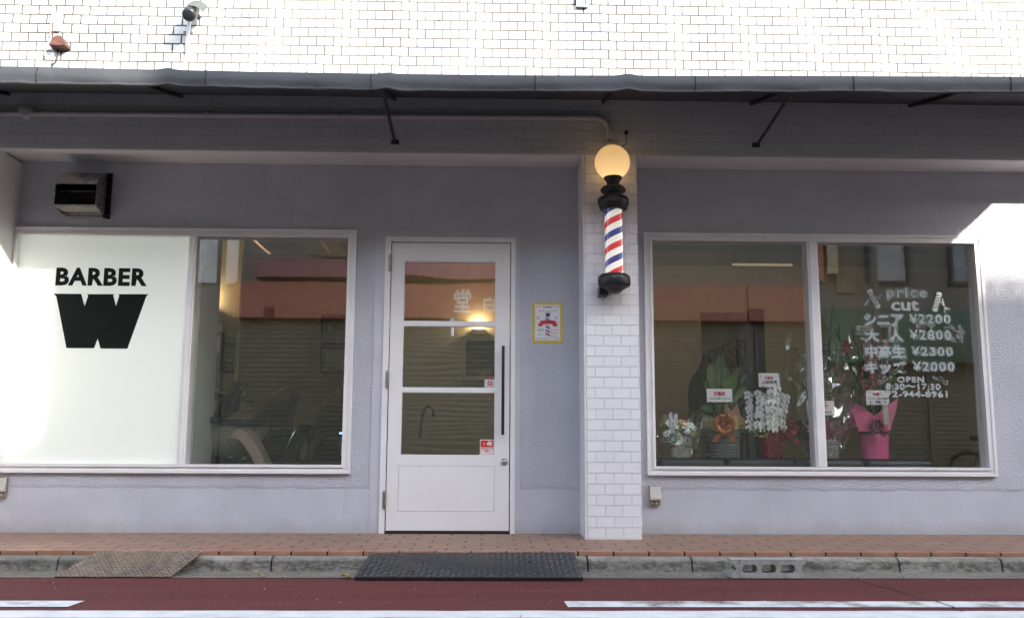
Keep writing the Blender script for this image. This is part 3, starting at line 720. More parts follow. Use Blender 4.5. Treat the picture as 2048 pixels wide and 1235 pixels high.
# fix banner lettering depth: sits proud of the ribbon
def st1(mb):
    a = W(959.6, 909.5, .003); b = W(988.6, 878.3, .003); x0, x1, z0, z1 = a[0], b[0], a[1], b[1]; w, h = x1-x0, z1-z0
    mb.box(x0, x1, .0020, .0035, z0, z1, 0); mb.box(x0+.05*w, x1-.05*w, .0012, .0020, z0+.52*h, z1-.05*h, 1)
    X = lambda u: x0+u*w; Z = lambda v: z0+v*h
    mb.prism([(X(.46), Z(.66)), (X(.78), Z(.60)), (X(.86), Z(.78)), (X(.80), Z(.86)), (X(.52), Z(.84))], .0004, .0012, 0); mb.box(X(.60), X(.68), .0004, .0012, Z(.84), Z(.92), 0)
    for k in range(3):
        r_ = .07+.06*k; pts = [(X(.42)-w*r_*math.cos(t), Z(.73)+w*r_*math.sin(t)) for t in [-.6+.3*q for q in range(5)]]
        for p, q in zip(pts, pts[1:]): mb.prism([(p[0], p[1]), (q[0], q[1]), (q[0]+.002, q[1]), (p[0]+.002, p[1])], .0004, .0012, 0)
    mb.text('防犯カメラ', X(.12), X(.90), Z(.34), Z(.47), .0018, 1, .0008, .03); mb.text('作動中', X(.30), X(.72), Z(.19), Z(.31), .0018, 1, .0008, .03)
    for (a_, b_, c_, d_) in ((.06, .94, .07, .09), (.06, .94, .485, .50), (.06, .08, .07, .50), (.92, .94, .07, .50)): mb.box(X(a_), X(b_), .0013, .0020, Z(c_), Z(d_), 1)
p = W(974, 909, .003); m_sred = plain('vivid red sticker', (.66, .045, .02), .4)
card('security_sticker', None, 0, (p[0], 0, p[1]), 'red and white security camera sticker in corner of door glass', 'sticker', [m_paper, m_sred], st1)
def st2(mb):
    a = W(969, 777, .003); b = W(989.5, 757, .003); x0, x1, z0, z1 = a[0], b[0], a[1], b[1]; w, h = x1-x0, z1-z0
    X = lambda u: x0+u*w; Z = lambda v: z0+v*h
    mb.box(x0, x1, .0020, .0035, z0, z1, 0); mb.box(x0, x1, .0012, .002, Z(.93), z1, 1)
    mb.prism([(X(.32), Z(.36)), (X(.68), Z(.36)), (X(.74), Z(.42)), (X(.74), Z(.76)), (X(.68), Z(.82)), (X(.38), Z(.82)), (X(.28), Z(.76)), (X(.28), Z(.42))], .0012, .002, 1)
    mb.text('P', X(.40), X(.62), Z(.42), Z(.76), .0010, 0, .0006, .02, shear=.2); mb.text('PayPay', X(.22), X(.78), Z(.12), Z(.27), .0018, 2, .0006, .02)
p = W(979, 777, .003)
card('payment_sticker', None, 0, (p[0], 0, p[1]), 'pale grey payment sticker with red square mark on the door', 'sticker', [plain('pale grey film', (.58, .60, .62), .4), m_sred, plain('grey print', (.25, .25, .27), .5)], st2)

# ------------------------------------------------------------------ outlet boxes
m_beige = plain('aged beige plastic', (.52, .50, .45), .5, var=.12); m_dirty = plain('grimy beige plastic', (.24, .20, .15), .7, var=.4, scale=40)
def outlet(px, label):
    x0, x1 = px; w = x1-x0; z1 = WZ(970, 0, 1300) if x0 > 0 else WZ(953, 0, 10); z0 = z1-.137
    t = thing('outlet_box', ((x0+x1)/2, 0, z0), label, 'outlet box', 'weatherproof outlet boxes on the plaster wall')
    MB().prism([(-.0005, z0+.002), (-.034, z0+.002), (-.034, z1-.012), (-.026, z1), (-.0005, z1)], x0, x1, axis='x').build('base', m_dirty, t, bevel=.004)
    MB().prism([(-.034, z0+.042), (-.062, z0+.040), (-.064, z0+.055), (-.040, z1-.006), (-.0345, z1-.004)], x0-.002, x1+.002, axis='x').lathe([(.0001, -.0405), (.004, -.0405)], ((x0+x1)/2+.006, 0, z1-.014), 10, 1, 'y').build('cover', [m_beige, m_gap], t, bevel=.004)
    mb = MB(); 
    for dx in (-.02, .006): mb.lathe([(.0001, -.040), (.008, -.040), (.009, -.035)], ((x0+x1)/2+dx, 0, z0+.02), 12, axis='y')
    mb.build('socket', m_beige, t)
outlet((W(1298, 980)[0], W(1319, 980)[0]), 'beige outlet box below window beside the white brick pier')
outlet((W(-3, 970)[0], W(17, 970)[0]), 'beige outlet box below the frosted pane, cut by photo edge')

# ------------------------------------------------------------------ upper wall fittings
fx_, fz_ = W(378, 25, YP-.22)
fl = thing('floodlight', (fx_, YP, fz_), 'dark wall floodlight with curved shield and white conduit above awning', 'floodlight')
m_fl = plain('dark green grey metal', (.016, .021, .023), .4, .0); m_sh = plain('grey sheet shield', (.055, .065, .064), .5, .0)
def cyl_dir(p, d, prof, mb, seg=24, mi=0):
    q = Vector((0, 0, 1)).rotation_difference(Vector(d).normalized()); o = len(mb.v); mb.lathe(prof, (0, 0, 0), seg, mi)
    for i in range(o, len(mb.v)): mb.v[i] = tuple(q @ Vector(mb.v[i]) + Vector(p))
mb = MB(); dd = Vector((.0, -.75, -.62))
cyl_dir((fx_, YP-.20, fz_), dd, [(.0001, -.15), (.025, -.15), (.04, -.10), (.046, -.02), (.047, .03), (.043, .038), (.030, .044), (.0001, .046)], mb)
mb.build('lamp_head', m_fl, fl)
mb = MB()
def shield(u, v, off=0):
    a = lerp(-.5, 1.15, u)*1.35; rr = .075-off; p = Vector((fx_+.012, YP-.15, fz_+.055))+Vector((math.sin(a)*rr, 0, math.cos(a)*rr*.7)) + dd*(v*.15-.05); return tuple(p)
mb.grid(shield, 12, 3); mb.grid(lambda u, v: shield(1-u, v, .002), 12, 3)
mb.build('shield', m_sh, fl)
m_wc = plain('white conduit paint', (.66, .65, .62), .5)
pts = [W(x, y, YP-.02) for x, y in ((380, 38), (377, 60), (375, 85), (376, 105), (372, 122), (363, 140), (358, 150))]
MB().tube([(fx_, YP-.13, fz_+.02), (W(381, 30, YP-.05)[0], YP-.05, pts[0][1]+.015)]+[(x, YP-.022, z) for x, z in pts], .014, 10).build('conduit', m_wc, fl)
MB().box(W(368, 62, YP)[0], W(388, 62, YP)[0], YP-.026, YP-.0005, WZ(66, YP, 378), WZ(60, YP, 378)).build('saddle_clip', m_wc, fl, bevel=.002)
MB().tube([(fx_, YP-.001, fz_+.07), (fx_, YP-.09, fz_+.07)], .013, 10).build('mount_arm', m_fl, fl)
# rusty junction with wires
rx, rz = W(122, 92, YP-.05)
rj = thing('rusty_lamp_bracket', (rx, YP, rz), 'rusty brown lamp bracket with loose wires on the white tiles', 'bracket')
m_rust = NT('flaking rust paint'); _r = m_rust.noise(30, 6, .7); m_rust = m_rust.set(m_rust.mix(m_rust.ramp(_r, [(.4, 0.0), (.65, 1.0)]), (.13, .055, .042), (.06, .024, .018)), .8, 0, m_rust.bump(_r, .004))
x0, z0 = W(105, 98, YP-.02); x1, z1 = W(140, 78, YP-.02)
prof = [(x0, z0), (x1, z0), (x1-.004, z0+.02), (x1-.03, z1-.008), (x0+.055, z1), (x0+.02, z1-.02)]
MB().prism(prof, YP-.085, YP-.001).build('hood', m_rust, rj, bevel=.004)
a = W(107, 64, YP); b = W(126, 28, YP)
MB().box(a[0], b[0], YP-.014, YP-.0005, a[1], b[1]).build('cover_plate', plain('cream painted plate', (.70, .63, .48), .6, var=.12), rj, bevel=.003)
a = W(104, 76, YP); b = W(110, 44, YP); MB().box(a[0], b[0]-.002, YP-.010, YP-.0005, a[1], b[1]).build('back_plate', m_rust, rj)
def wire(pts, r_, m_, d=.02):
    ps = [(W(x, y, YP-d)[0], YP-d-.01*abs(nz(i*1.3)), W(x, y, YP-d)[1]) for i, (x, y) in enumerate(pts)]
    MB().tube(ps, r_, 6).build('wire', m_, rj)
m_ww = plain('white cable', (.62, .64, .62), .5); m_gw = plain('grey green cable', (.30, .36, .34), .5)
wire([(110, -12), (108, 10), (106, 30), (102, 52), (99, 75)], .004, m_gw); wire([(107, 0), (104, 30), (100, 62), (103, 78), (92, 95), (89, 110), (95, 120), (106, 112), (108, 102)], .0028, m_ww)
wire([(115, 99), (116, 112), (112, 124), (102, 132)], .005, m_blk); wire([(120, 66), (116, 72), (112, 68), (118, 76), (122, 70), (114, 80), (108, 82), (100, 84)], .003, m_ww)
wire([(100, 84), (92, 90), (90, 104), (96, 116), (104, 110), (107, 100)], .0024, m_ww)
# small wall hooks
for px, py, lab in ((497, 30, 'small rusty wall hook on the tiles right of floodlight'), (878, 40, 'tiny bent wire hook on white tiles above awning middle')):
    x, z = W(px, py, YP-.02); h = thing('wall_hook', (x, YP, z), lab, 'hook')
    MB().tube([(x, YP-.001, z), (x, YP-.03, z), (x+.006, YP-.035, z+.014)], .0035, 6).tube([(x, YP-.03, z), (x-.008, YP-.03, z-.012)], .0025, 6).build('shank', m_rust, h)

# ------------------------------------------------------------------ kerb side objects
def plate(name, c4, thick, m_, label, studs, holes=None, stud_m=None):
    (tl, tr, br, bl) = [Vector(p) for p in c4]; loc = (bl+br)/2
    t = thing(name, tuple(loc), label, 'kerb ramp')
    mb = MB(); up_ = (tr-tl).cross(bl-tl).normalized(); up_ = up_ if up_.z > 0 else -up_
    lo = [p-up_*thick for p in (tl, tr, br, bl)]; tp = [tl, tr, br, bl]
    mb.add([tuple(p) for p in tp+lo], [(0, 3, 2, 1), (4, 5, 6, 7), (0, 1, 5, 4), (1, 2, 6, 5), (2, 3, 7, 6), (3, 0, 4, 7)])
    nu, nv = studs
    for i in range(nu):
        for j in range(nv):
            u, v = (i+.5)/nu, (j+.5)/nv; c = tl.lerp(tr, u).lerp(bl.lerp(br, u), v)
            a = R(38) if (i+j) % 2 == 0 else R(-38)
            e1 = (tr-tl).normalized(); e2 = up_.cross(e1).normalized()
            d = (e1*math.cos(a)+e2*math.sin(a)); n_ = up_.cross(d); L, w_ = .0165, .0062
            ps = [c-d*L, c-n_*w_, c+d*L, c+n_*w_]
            tpz = c+up_*.0048
            mb.add([tuple(p+up_*.0002) for p in ps]+[tuple(tpz-d*L*.45), tuple(tpz+d*L*.45)], [(0, 1, 4), (1, 5, 4), (1, 2, 5), (2, 3, 5), (3, 4, 5), (3, 0, 4)], 2)
    hb = mb
    if holes:
        for u, v in holes:
            c = tl.lerp(tr, u).lerp(bl.lerp(br, u), v)
            o = len(hb.v); hb.lathe([(.0001, .0036), (.011, .0036), (.013, .001)], (0, 0, 0), 14, 1)
            q = Vector((0, 0, 1)).rotation_difference(up_)
            for i in range(o, len(hb.v)): hb.v[i] = tuple(q @ Vector(hb.v[i])+c)
    mb.build('plate', [m_, m_gap, stud_m], t)
    return t
m_rub = NT('black ribbed ramp steel'); _n = m_rub.noise(2.6, 5, .65); _n2 = m_rub.noise(60, 4)
_c = m_rub.mix(m_rub.ramp(_n, [(.4, 0.0), (.7, 1.0)]), (.036, .036, .040), (.062, .052, .045))
m_rub = m_rub.set(m_rub.mix(m_rub.ramp(_n2, [(.55, 0.0), (.8, .6)]), _c, (.10, .095, .09)), .45, .3, None)
m_rp = NT('rusty checker plate'); _n = m_rp.noise(4.5, 6, .7); _n2 = m_rp.noise(34, 5, .7)
_c = m_rp.mix(m_rp.ramp(_n, [(.36, 0.0), (.50, .5), (.64, 1.0)]), (.075, .060, .052), (.20, .125, .075))
_c = m_rp.mix(m_rp.ramp(_n2, [(.5, 0.0), (.7, .75)]), _c, (.27, .255, .235))
m_rp = m_rp.set(_c, .62, .35, m_rp.bump(_n2, .0015))
def gz3(px, py, z): x, y = G(px, py, z); return (x, y, z)
zt = zs(YE)+.006
plate('kerb_ramp', (gz3(741, 1104.5, zt), gz3(1148, 1103, zt), gz3(1166, 1154, .02), gz3(709, 1153, .02)), .018, m_rub, 'wide black ribbed steel kerb ramp in front of the door', (36, 10), [(.27, .42), (.52, .6), (.77, .42), (.24, .8), (.79, .8)], plain('worn stud steel', (.085, .082, .082), .5, .2, var=.5, scale=14))
plate('kerb_ramp', (gz3(195, 1101.5, zt), gz3(407, 1101, zt), gz3(341, 1152.5, .008), gz3(109, 1152, .008)), .006, m_rp, 'skewed rusty checker plate leaning on the kerb under frosted pane', (25, 12), None, plain('scuffed rusty stud', (.27, .22, .17), .55, .2, var=.45, scale=12))
# hollow concrete block
cx0, cy0 = G(1464, 1156, .004); cx1, _ = G(1612, 1156, .004); cx0, cx1 = cx0, cx1
cbk = thing('concrete_block', ((cx0+cx1)/2, cy0+.09, .004), 'grey hollow concrete block lying in the gutter against kerb', 'concrete block')
hB = .099; z0 = .006; wB = cx1-cx0
xs_ = [cx0+.018, cx1-.018]
def block_front():
    mb = MB(); L = wB
    # outline with round bites at both ends, three rounded holes; ring-bridged as a grid of strips
    nh = 3; hw = L*.098; hh = hB*.235; cz_ = z0+hB*.5; y0, y1 = cy0, cy0+.095
    cxs = [cx0+L*(.5+d) for d in (-.255, 0, .255)]
    def sect(x):
        # free z-intervals of material at this x
        iv = [(z0, z0+hB)]
        for c in cxs:
            if abs(x-c) < hw:
                q = abs(x-c)/hw; e = hh*(1-q**6)**(1/2.5)
                iv = [(z0, cz_-e), (cz_+e, z0+hB)]
        dl = min(x-cx0, cx1-x)
        if dl < L*.055:
            e = hB*.27*math.sqrt(max(0, 1-(dl/(L*.055))**2)); iv = [(z0, cz_-e), (cz_+e, z0+hB)]
        return iv
    X = [cx0+L*k/150 for k in range(151)]
    for a, b in zip(X, X[1:]):
        ia, ib = sect(a+1e-5), sect(b-1e-5)
        if len(ia) != len(ib): ia = ib = sect((a+b)/2)
        for (p, q), (r_, s_) in zip(ia, ib):
            mb.add([(a, y0, p), (b, y0, r_), (b, y0, s_), (a, y0, q)], [(0, 1, 2, 3)]); mb.add([(a, y1, p), (a, y1, q), (b, y1, s_), (b, y1, r_)], [(0, 1, 2, 3)])
            mb.add([(a, y0, q), (b, y0, s_), (b, y1, s_), (a, y1, q)], [(0, 1, 2, 3)]); mb.add([(a, y0, p), (a, y1, p), (b, y1, r_), (b, y0, r_)], [(0, 1, 2, 3)])
    for c in cxs:
        for s_ in (-1, 1):
            x = c+s_*hw; mb.add([(x, y0, cz_-.012), (x, y0, cz_+.012), (x, y1, cz_+.012), (x, y1, cz_-.012)], [(0, 1, 2, 3)])
    for x in (cx0, cx1):
        e = hB*.27
        for p, q in ((z0, cz_-e), (cz_+e, z0+hB)): mb.add([(x, y0, p), (x, y1, p), (x, y1, q), (x, y0, q)], [(0, 1, 2, 3)])
    return mb
block_front().build('block_body', m_conc('pale block concrete', (.43, .42, .39), .75), cbk)
# loose grit along the gutter
random.seed(17); mb = MB()
for k in range(260):
    x = random.uniform(-3.2, 3.6); y = random.gauss(YG+.02, .05) if random.random() < .7 else random.uniform(YL2, YG)
    q = random.uniform(.0015, .0042); mb.ball((x, y, .006+q*.5), q, 6, random.choice((0, 0, 1)), (1, 1, .7))
tag(mb.build('gutter_grit', [plain('pale grit', (.42, .40, .36), .9, var=.3), plain('dark grit', (.06, .055, .05), .9, var=.3)]), kind='stuff')
# fallen leaves
m_leaf = plain('dry yellow leaf', (.42, .27, .06), .7, var=.3, scale=60)
for px, py, s_, lab in ((523, 1149.5, .022, 'small dry yellow leaf in gutter below the clear left window'), (692, 1151, .032, 'curled yellow leaf in the gutter beside the black ramp')):
    x, y = G(px, py, .014); mb = MB(); mb.grid(lambda u, v: (x+s_*(u-.5)*1.6, y+s_*math.sin(math.pi*u)*(v-.5)*1.3, .012+s_*.45*abs(v-.5)+.006*math.sin(u*5)), 8, 4)
    tag(mb.build('fallen_leaf', m_leaf), lab, 'leaf')
#PART2
# ------------------------------------------------------------------ across the street
YO = -8.4
def WO(px, py): return W(px, py, -YO)     # the window glass shows the far side of the street mirrored at +8.4 m
def sx(px, py=600): return WO(px, py)[0]
def sz(py, px=1000): return WO(px, py)[1]
m_ob1 = plain('cream mortar wall', (.24, .22, .19), .85, var=.1, scale=1.5, bump=.002); m_ob2 = plain('grey siding', (.20, .19, .175), .8, var=.08, scale=2)
m_ob3 = plain('tan stucco wall', (.27, .22, .165), .85, var=.1, scale=1.5); m_oroof = plain('dark roof slate', (.07, .07, .075), .7, var=.2)
m_shut = plain('beige roller shutter steel', (.18, .168, .125), .5, .0, var=.06, scale=2); m_red = m_red; m_rs = plain('faded orange red sign', (.46, .15, .105), .5, var=.06, scale=.8)
m_pk = plain('dusty pink awning', (.36, .15, .18), .7, var=.08, scale=.8); m_gs = plain('dark green awning', (.065, .15, .11), .6, var=.1, scale=.8); m_wt = plain('white sign letters', (.75, .74, .72), .5)
m_wood = plain('weathered timber slat', (.28, .21, .14), .8, var=.25, scale=6); m_dk = plain('dark shop glass', (.03, .035, .04), .1); m_curt = plain('pale curtain', (.48, .47, .48), .9, var=.1, scale=3)
def opp(name, x0, x1, h, m_, label, skew=0.0):
    b = thing(name, ((x0+x1)/2, YO, 0), label, 'building')
    k = skew; P = [(x0, YO), (x1, YO), (x1, YO-6), (x0+k, YO-6)]; Q = [(x0-.03, YO+.12), (x1, YO+.12), (x1, YO-6.1), (x0-.03+k, YO-6.1)]
    MB().prism(P, -.02, h, axis='z').build('wall', m_, b); MB().prism(Q, h+.001, h+.06, axis='z').build('roof', m_oroof, b)
    return b
o1 = opp('low_shop', -60, 4.15, 5.63, m_ob1, 'low cream shop across the street with red sign band and roller shutters')
o2 = opp('tall_shop', 4.16, 10.6, 7.78, m_ob2, 'taller grey shop across street with green awning and lettering', 5.2)  # unseen side skewed along the sun to let light reach the left window
o3 = opp('corner_house', 10.65, 60, 6.58, m_ob3, 'tan house across the street, beyond the green awning shop')
MB().box(11.0, 11.6, YO-.8, YO-.2, 6.645, 7.0).build('shade_box', m_ob2, o3)  # unseen box added to step the lower edge of the sun patch
for k in range(3): MB().box(11.9+k*.35, 12.15+k*.35, YO-.7, YO-.3, 6.645, 6.93-.04*k).build('shade_step', m_ob3, o3)  # unseen stepped boxes, added to break up the sun patch edge
MB().box(4.04, 4.28, YO+.001, YO+.05, 0, 5.5).build('slit_filler', m_ob2, o2)  # added strip closing the bright slit between the two shops
mb = MB().box(10.66, 16, YO-.06, YO-.02, 6.98, 7.02)  # unseen roof bars added to dapple the lower edge of the sun patch
for k in range(36): mb.box(10.7+k*.15, 10.76+k*.15, YO-.055, YO-.025, 6.64, 6.979)
mb.build('shade_bars', m_oroof, o3)
def shutter(par, x0, x1, z1):
    n = int((z1-.02)/.075); prof = []
    for k in range(n*4+1):
        z = .02+(z1-.02)*k/(n*4); prof.append((YO+.012+.006*abs(math.sin(math.pi*k/4)), z))
    mb = MB()
    for (a, b), (c, d) in zip(prof, prof[1:]): mb.add([(x0, a, b), (x0, c, d), (x1, c, d), (x1, a, b)], [(0, 1, 2, 3)], smooth=True)
    mb.build('shutter', m_shut, par)
    MB().box(x0-.07, x0-.005, YO+.001, YO+.06, 0, z1).build('shutter_rail', m_ob2, par)
zr0, zr1 = sz(642), sz(571); zp0, zp1 = sz(563), sz(526)
xs0 = sx(440)
for k in range(3): shutter(o1, xs0+k*2.25+.08, xs0+k*2.25+2.15, zr0-.02)
shutter(o1, xs0+6.83, 4.0, zr0-.02); shutter(o2, 4.36, 5.15, zr0-.02); shutter(o2, 5.3, 7.0, sz(722)-.03); shutter(o2, 7.15, 8.9, sz(722)-.03)
def band(par, name, x0, x1, z0, z1, d, m_, letters=()):
    o = MB().box(x0, x1, YO+.001, YO+d, z0, z1).build(name, m_, par, bevel=.01)
    if letters:
        mb = MB()
        for t, a, b, za, zb in letters: mb.text(t, a, b, za, zb, YO+d, 0, .004, .02, back=True)
        mb.build('lettering', m_wt, o)
# text is read from the street side (+y), so x runs the other way when seen in the glass
band(o1, 'sign_band', sx(472), 4.14, zr0, zr1, .22, m_rs, [('堂', sx(908), sx(944), sz(626), sz(582)), ('白', sx(968), sx(990), sz(622), sz(597))])
band(o2, 'sign_band', 4.17, sx(1612), zr0, zr1, .22, m_rs)
band(o1, 'pink_awning', sx(515), 2.3, zp0, zp1, .30, m_pk)
MB().box(sx(380), sx(430), YO+.001, YO+.05, sz(570), sz(474)).build('white_panel', m_wt, o1); MB().box(sx(449), sx(473), YO+.001, YO+.05, sz(572), sz(474)).build('white_panel', m_wt, o1)
for k in range(14):
    xx = lerp(sx(640), sx(712), k/13); MB().box(xx-.025, xx+.025, YO+.15, YO+.19, sz(519), 4.9).build('balcony_slat', m_wood, o1)
MB().box(sx(534), sx(554), YO+.222, YO+.25, sz(638), sz(621)).build('sign_plate', plain('dark red plate', (.22, .02, .03), .5), o1)
# green awning with the repair shop name
gz0, gz1 = sz(722), sz(610)
mb = MB().prism([(YO+.001, gz0), (YO+.40, gz0), (YO+.40, gz0+.48), (YO+.001, gz1)], sx(1640), 10.5, axis='x')
ga = mb.build('green_awning', m_gs, o2)
mb = MB()
for t, a, b in (('房', 1690, 1732), ('工', 1736, 1776), ('理', 1806, 1846), ('修', 1858, 1904), ('車', 1924, 1966)):
    mb.text(t, sx(a), sx(b), sz(684), sz(648), YO+.40, 0, .004, .03, back=True)
mb.text('自転', sx(1985), sx(2070), sz(684), sz(648), YO+.40, 0, .004, .03, back=True)
mb.build('lettering', m_wt, ga)
for x0, x1, mc in ((1736, 1822, m_curt), (1902, 1946, plain('pale blue curtain', (.36, .40, .46), .9, var=.15, scale=5))):
    w_ = MB().frame(sx(x0), sx(x1), sz(562), sz(470), .06, YO+.001, YO+.06).build('window', m_oroof, o2)
    MB().box(sx(x0)+.061, sx(x1)-.061, YO+.012, YO+.02, sz(562)+.061, sz(470)-.061).build('pane', mc, w_)
MB().box(sx(1650), sx(1672), YO+.001, YO+.2, sz(545), sz(470)).build('shop_sign', plain('cream sign box', (.55, .47, .30), .5), o2)
MB().box(sx(1631), sx(1641), YO+.001, YO+.25, sz(562), sz(470)).build('shop_sign', m_rs, o2)
MB().box(sx(1674), sx(1712), YO+.001, YO+.04, sz(580), sz(470)).build('wall_panel', m_ob3, o2)
pp = thing('utility_pole', (sx(1728), YO+.5, 0), 'slim grey pole on the far side of the street beside green awning', 'pole')
MB().tube([(sx(1728), YO+.5, 0), (sx(1728), YO+.5, 6.5)], .05, 14).build('shaft', m_ob2, pp)
# bicycle by the far shutters
bk = thing('bicycle', (sx(1932)*.95, YO+.5, 0), 'black bicycle parked before the far shutters, mirrored in window', 'bicycle')
m_tyre = plain('black tyre rubber', (.012, .012, .012), .8); bx0 = sx(1928)*.955; by = YO+.5
for dx in (0, 1.05):
    w_ = MB().tube([(bx0+dx+.32*math.cos(t), by, .34+.32*math.sin(t)) for t in [2*math.pi*k/36 for k in range(37)]], .02, 8, caps=False).build('wheel', m_tyre, bk)
    mb = MB()
    for k in range(16): t = math.pi*k/8; mb.tube([(bx0+dx, by, .34), (bx0+dx+.31*math.cos(t), by, .34+.31*math.sin(t))], .002, 4)
    mb.build('spoke', m_steel, w_)
mb = MB()
A, B_, C_, D_ = (bx0, by, .34), (bx0+.18, by, .86), (bx0+.46, by, .32), (bx0+.80, by, .88)
for p, q in ((A, C_), (A, (bx0+.2, by, .7)), (C_, B_), (C_, (bx0+.83, by, .78)), ((bx0+.22, by, .72), (bx0+.82, by, .8)), ((bx0+1.05, by, .34), D_)): mb.tube([p, q], .015, 8)
mb.build('frame', m_blk, bk)
MB().ball((bx0+.16, by, .90), .13, 14, sq=(1, .6, .35)).build('saddle', m_tyre, bk); MB().tube([(bx0+.72, by-.25, .98), (bx0+.82, by, .95), (bx0+.72, by+.25, .98)], .012, 8).tube([D_, (bx0+.82, by, .95)], .014, 8).build('handlebar', m_steel, bk)
MB().tube([(bx0+.35*math.cos(t), by, .34+.35*math.sin(t)) for t in [.4+.12*k for k in range(18)]], .018, 6).build('mudguard', m_blk, bk)

# ------------------------------------------------------------------ inside: left of the door
m_lea = plain('black leather', (.004, .004, .0045), .6, var=.2, bump=.001, bscale=120, spec=.22); m_chrome = plain('chrome', (.6, .6, .6), .12, 1.0)
m_taupe = plain('taupe vinyl', (.17, .125, .11), .45); m_glint = emit('blue armrest glint', (.25, .45, 1), .5)
def barber_chair(x, y, label, rot=0):
    t = thing('barber_chair', (x, y, ZS0), label, 'barber chair', 'barber chairs behind the clear left pane'); z = ZS0
    MB().lathe([(.0001, .002), (.30, .002), (.30, .03), (.26, .05), (.08, .07), (.07, .30), (.0001, .30)], (x, y, z), 32).build('pedestal', m_chrome, t)
    MB().box(x-.30, x+.28, y-.27, y+.27, z+.31, z+.47).build('seat', m_lea, t, bevel=.06, seg=4)
    mb = MB()
    def back(u, v, s=1):
        a = lerp(-1, 1, u); zz = lerp(z+.36, z+1.10, v); w = .30*(1-.28*v**3)*math.sqrt(max(0, 1-(max(0, v-.80)/.2)**2*.86))
        lean = .20+.42*v*.62-.10*math.sin(v*2.6); th = .085*(1-a*a)**.5*(1-.3*v)
        return (x+lean+s*th+.02, y+a*w, zz)
    mb.grid(lambda u, v: back(u, v, 1), 14, 18); mb.grid(lambda u, v: back(1-u, v, -1), 14, 18)
    mb.build('backrest', m_lea, t)
    MB().box(x+.34, x+.42, y-.15, y+.15, z+.86, z+1.04).build('headrest', m_lea, t, bevel=.035, seg=4)
    t.rotation_euler.z = R(rot)
    for s in (-1, 1):
        yy = y+s*.31
        arm = MB().tube([(x+.30, yy, z+.45), (x+.28, yy, z+.66), (x+.10, yy, z+.70), (x-.16, yy, z+.68), (x-.26, yy, z+.58), (x-.30, yy, z+.40)], [.035, .042, .045, .045, .038, .03], 12).build('armrest', m_lea, t)
        MB().box(x-.02, x+.03, yy+(-.048 if s < 0 else .044), yy+(-.044 if s < 0 else .048), z+.685, z+.70).build('indicator_or_glint', m_glint, arm)  # small glowing bar put in for a blue glint on the armrest
    MB().prism([(x-.30, z+.40), (x-.62, z+.10), (x-.60, z+.07), (x-.26, z+.32)], y-.2, y+.2).build('legrest', m_taupe, t, bevel=.015)
    return t
cx = W(590, 850, 1.5)[0]
c1 = barber_chair(cx-.40, 1.45, 'black leather barber chair with tall oval back in middle of pane', 48)
c2 = barber_chair(W(700, 850, 1.25)[0]-.30, 1.15, 'black leather barber chair cut off by the frame beside the door', 52)
c3 = barber_chair(W(430, 850, 1.0)[0]-.25, 1.0, 'black leather barber chair half hidden behind the basin', 20)
# towel on the chair
x, z = W(692, 885, .75); tw = MB(); tw.grid(lambda u, v: (x+.17*(u-.4), .75+.2*v, z+.05*math.sin(u*3)+.012*nz(u*6, v*6)-.10*(v > .9)), 14, 8)
tag(tw.build('towel', plain('white towel', (.72, .70, .76), .95, bump=.003, bscale=90)), 'white folded towel lying on the chair next to the window edge', 'towel')
# basin trolley in front
x, z = W(470, 880, .62)
bs = thing('shampoo_basin', (x, .65, ZS0), 'taupe and black shampoo basin unit low behind the clear pane', 'basin')
def basin_pt(u, v):
    a = 2*math.pi*u; r_ = lerp(.10, .26, v**.6); return (x+r_*1.15*math.cos(a)-.05, .72+r_*.7*math.sin(a), z-.12+.26*v)
MB().grid(basin_pt, 32, 8).build('bowl', plain('warm grey basin', (.19, .175, .15), .3), bs)
MB().tube([(x+.27*math.cos(t)-.05+.02, .72+.20*math.sin(t), z+.14+.012*math.sin(2*t)) for t in [2*math.pi*k/30 for k in range(31)]], .022, 8, caps=False).build('rim', m_lea, bs)
MB().lathe([(.0001, 0), (.22, 0), (.20, .05), (.07, .10), (.07, .5), (.0001, .5)], (x-.05, .72, ZS0+.001), 24).build('stand', m_lea, bs)
a0 = W(480, 860, .5); b0 = W(535, 930, .5)
mb = MB()
for s in (0,):
    ps = [W(px, py, .5) for px, py in ((478, 859), (495, 861), (507, 872), (520, 893), (532, 916), (545, 945))]
    mb.grid(lambda u, v: (lerp(ps[int(min(4, u*5))][0], ps[int(min(4, u*5))+1][0], u*5-int(min(4, u*5))), .42+.16*v, lerp(ps[int(min(4, u*5))][1], ps[int(min(4, u*5))+1][1], u*5-int(min(4, u*5)))+.02*v), 20, 3)
    mb.grid(lambda u, v: (lerp(ps[int(min(4, u*5))][0], ps[int(min(4, u*5))+1][0], u*5-int(min(4, u*5)))-.05*v, .42, lerp(ps[int(min(4, u*5))][1], ps[int(min(4, u*5))+1][1], u*5-int(min(4, u*5)))-.06*v), 20, 2)
mb.build('side_panel', plain('pale taupe panel', (.24, .18, .16), .4), bs)
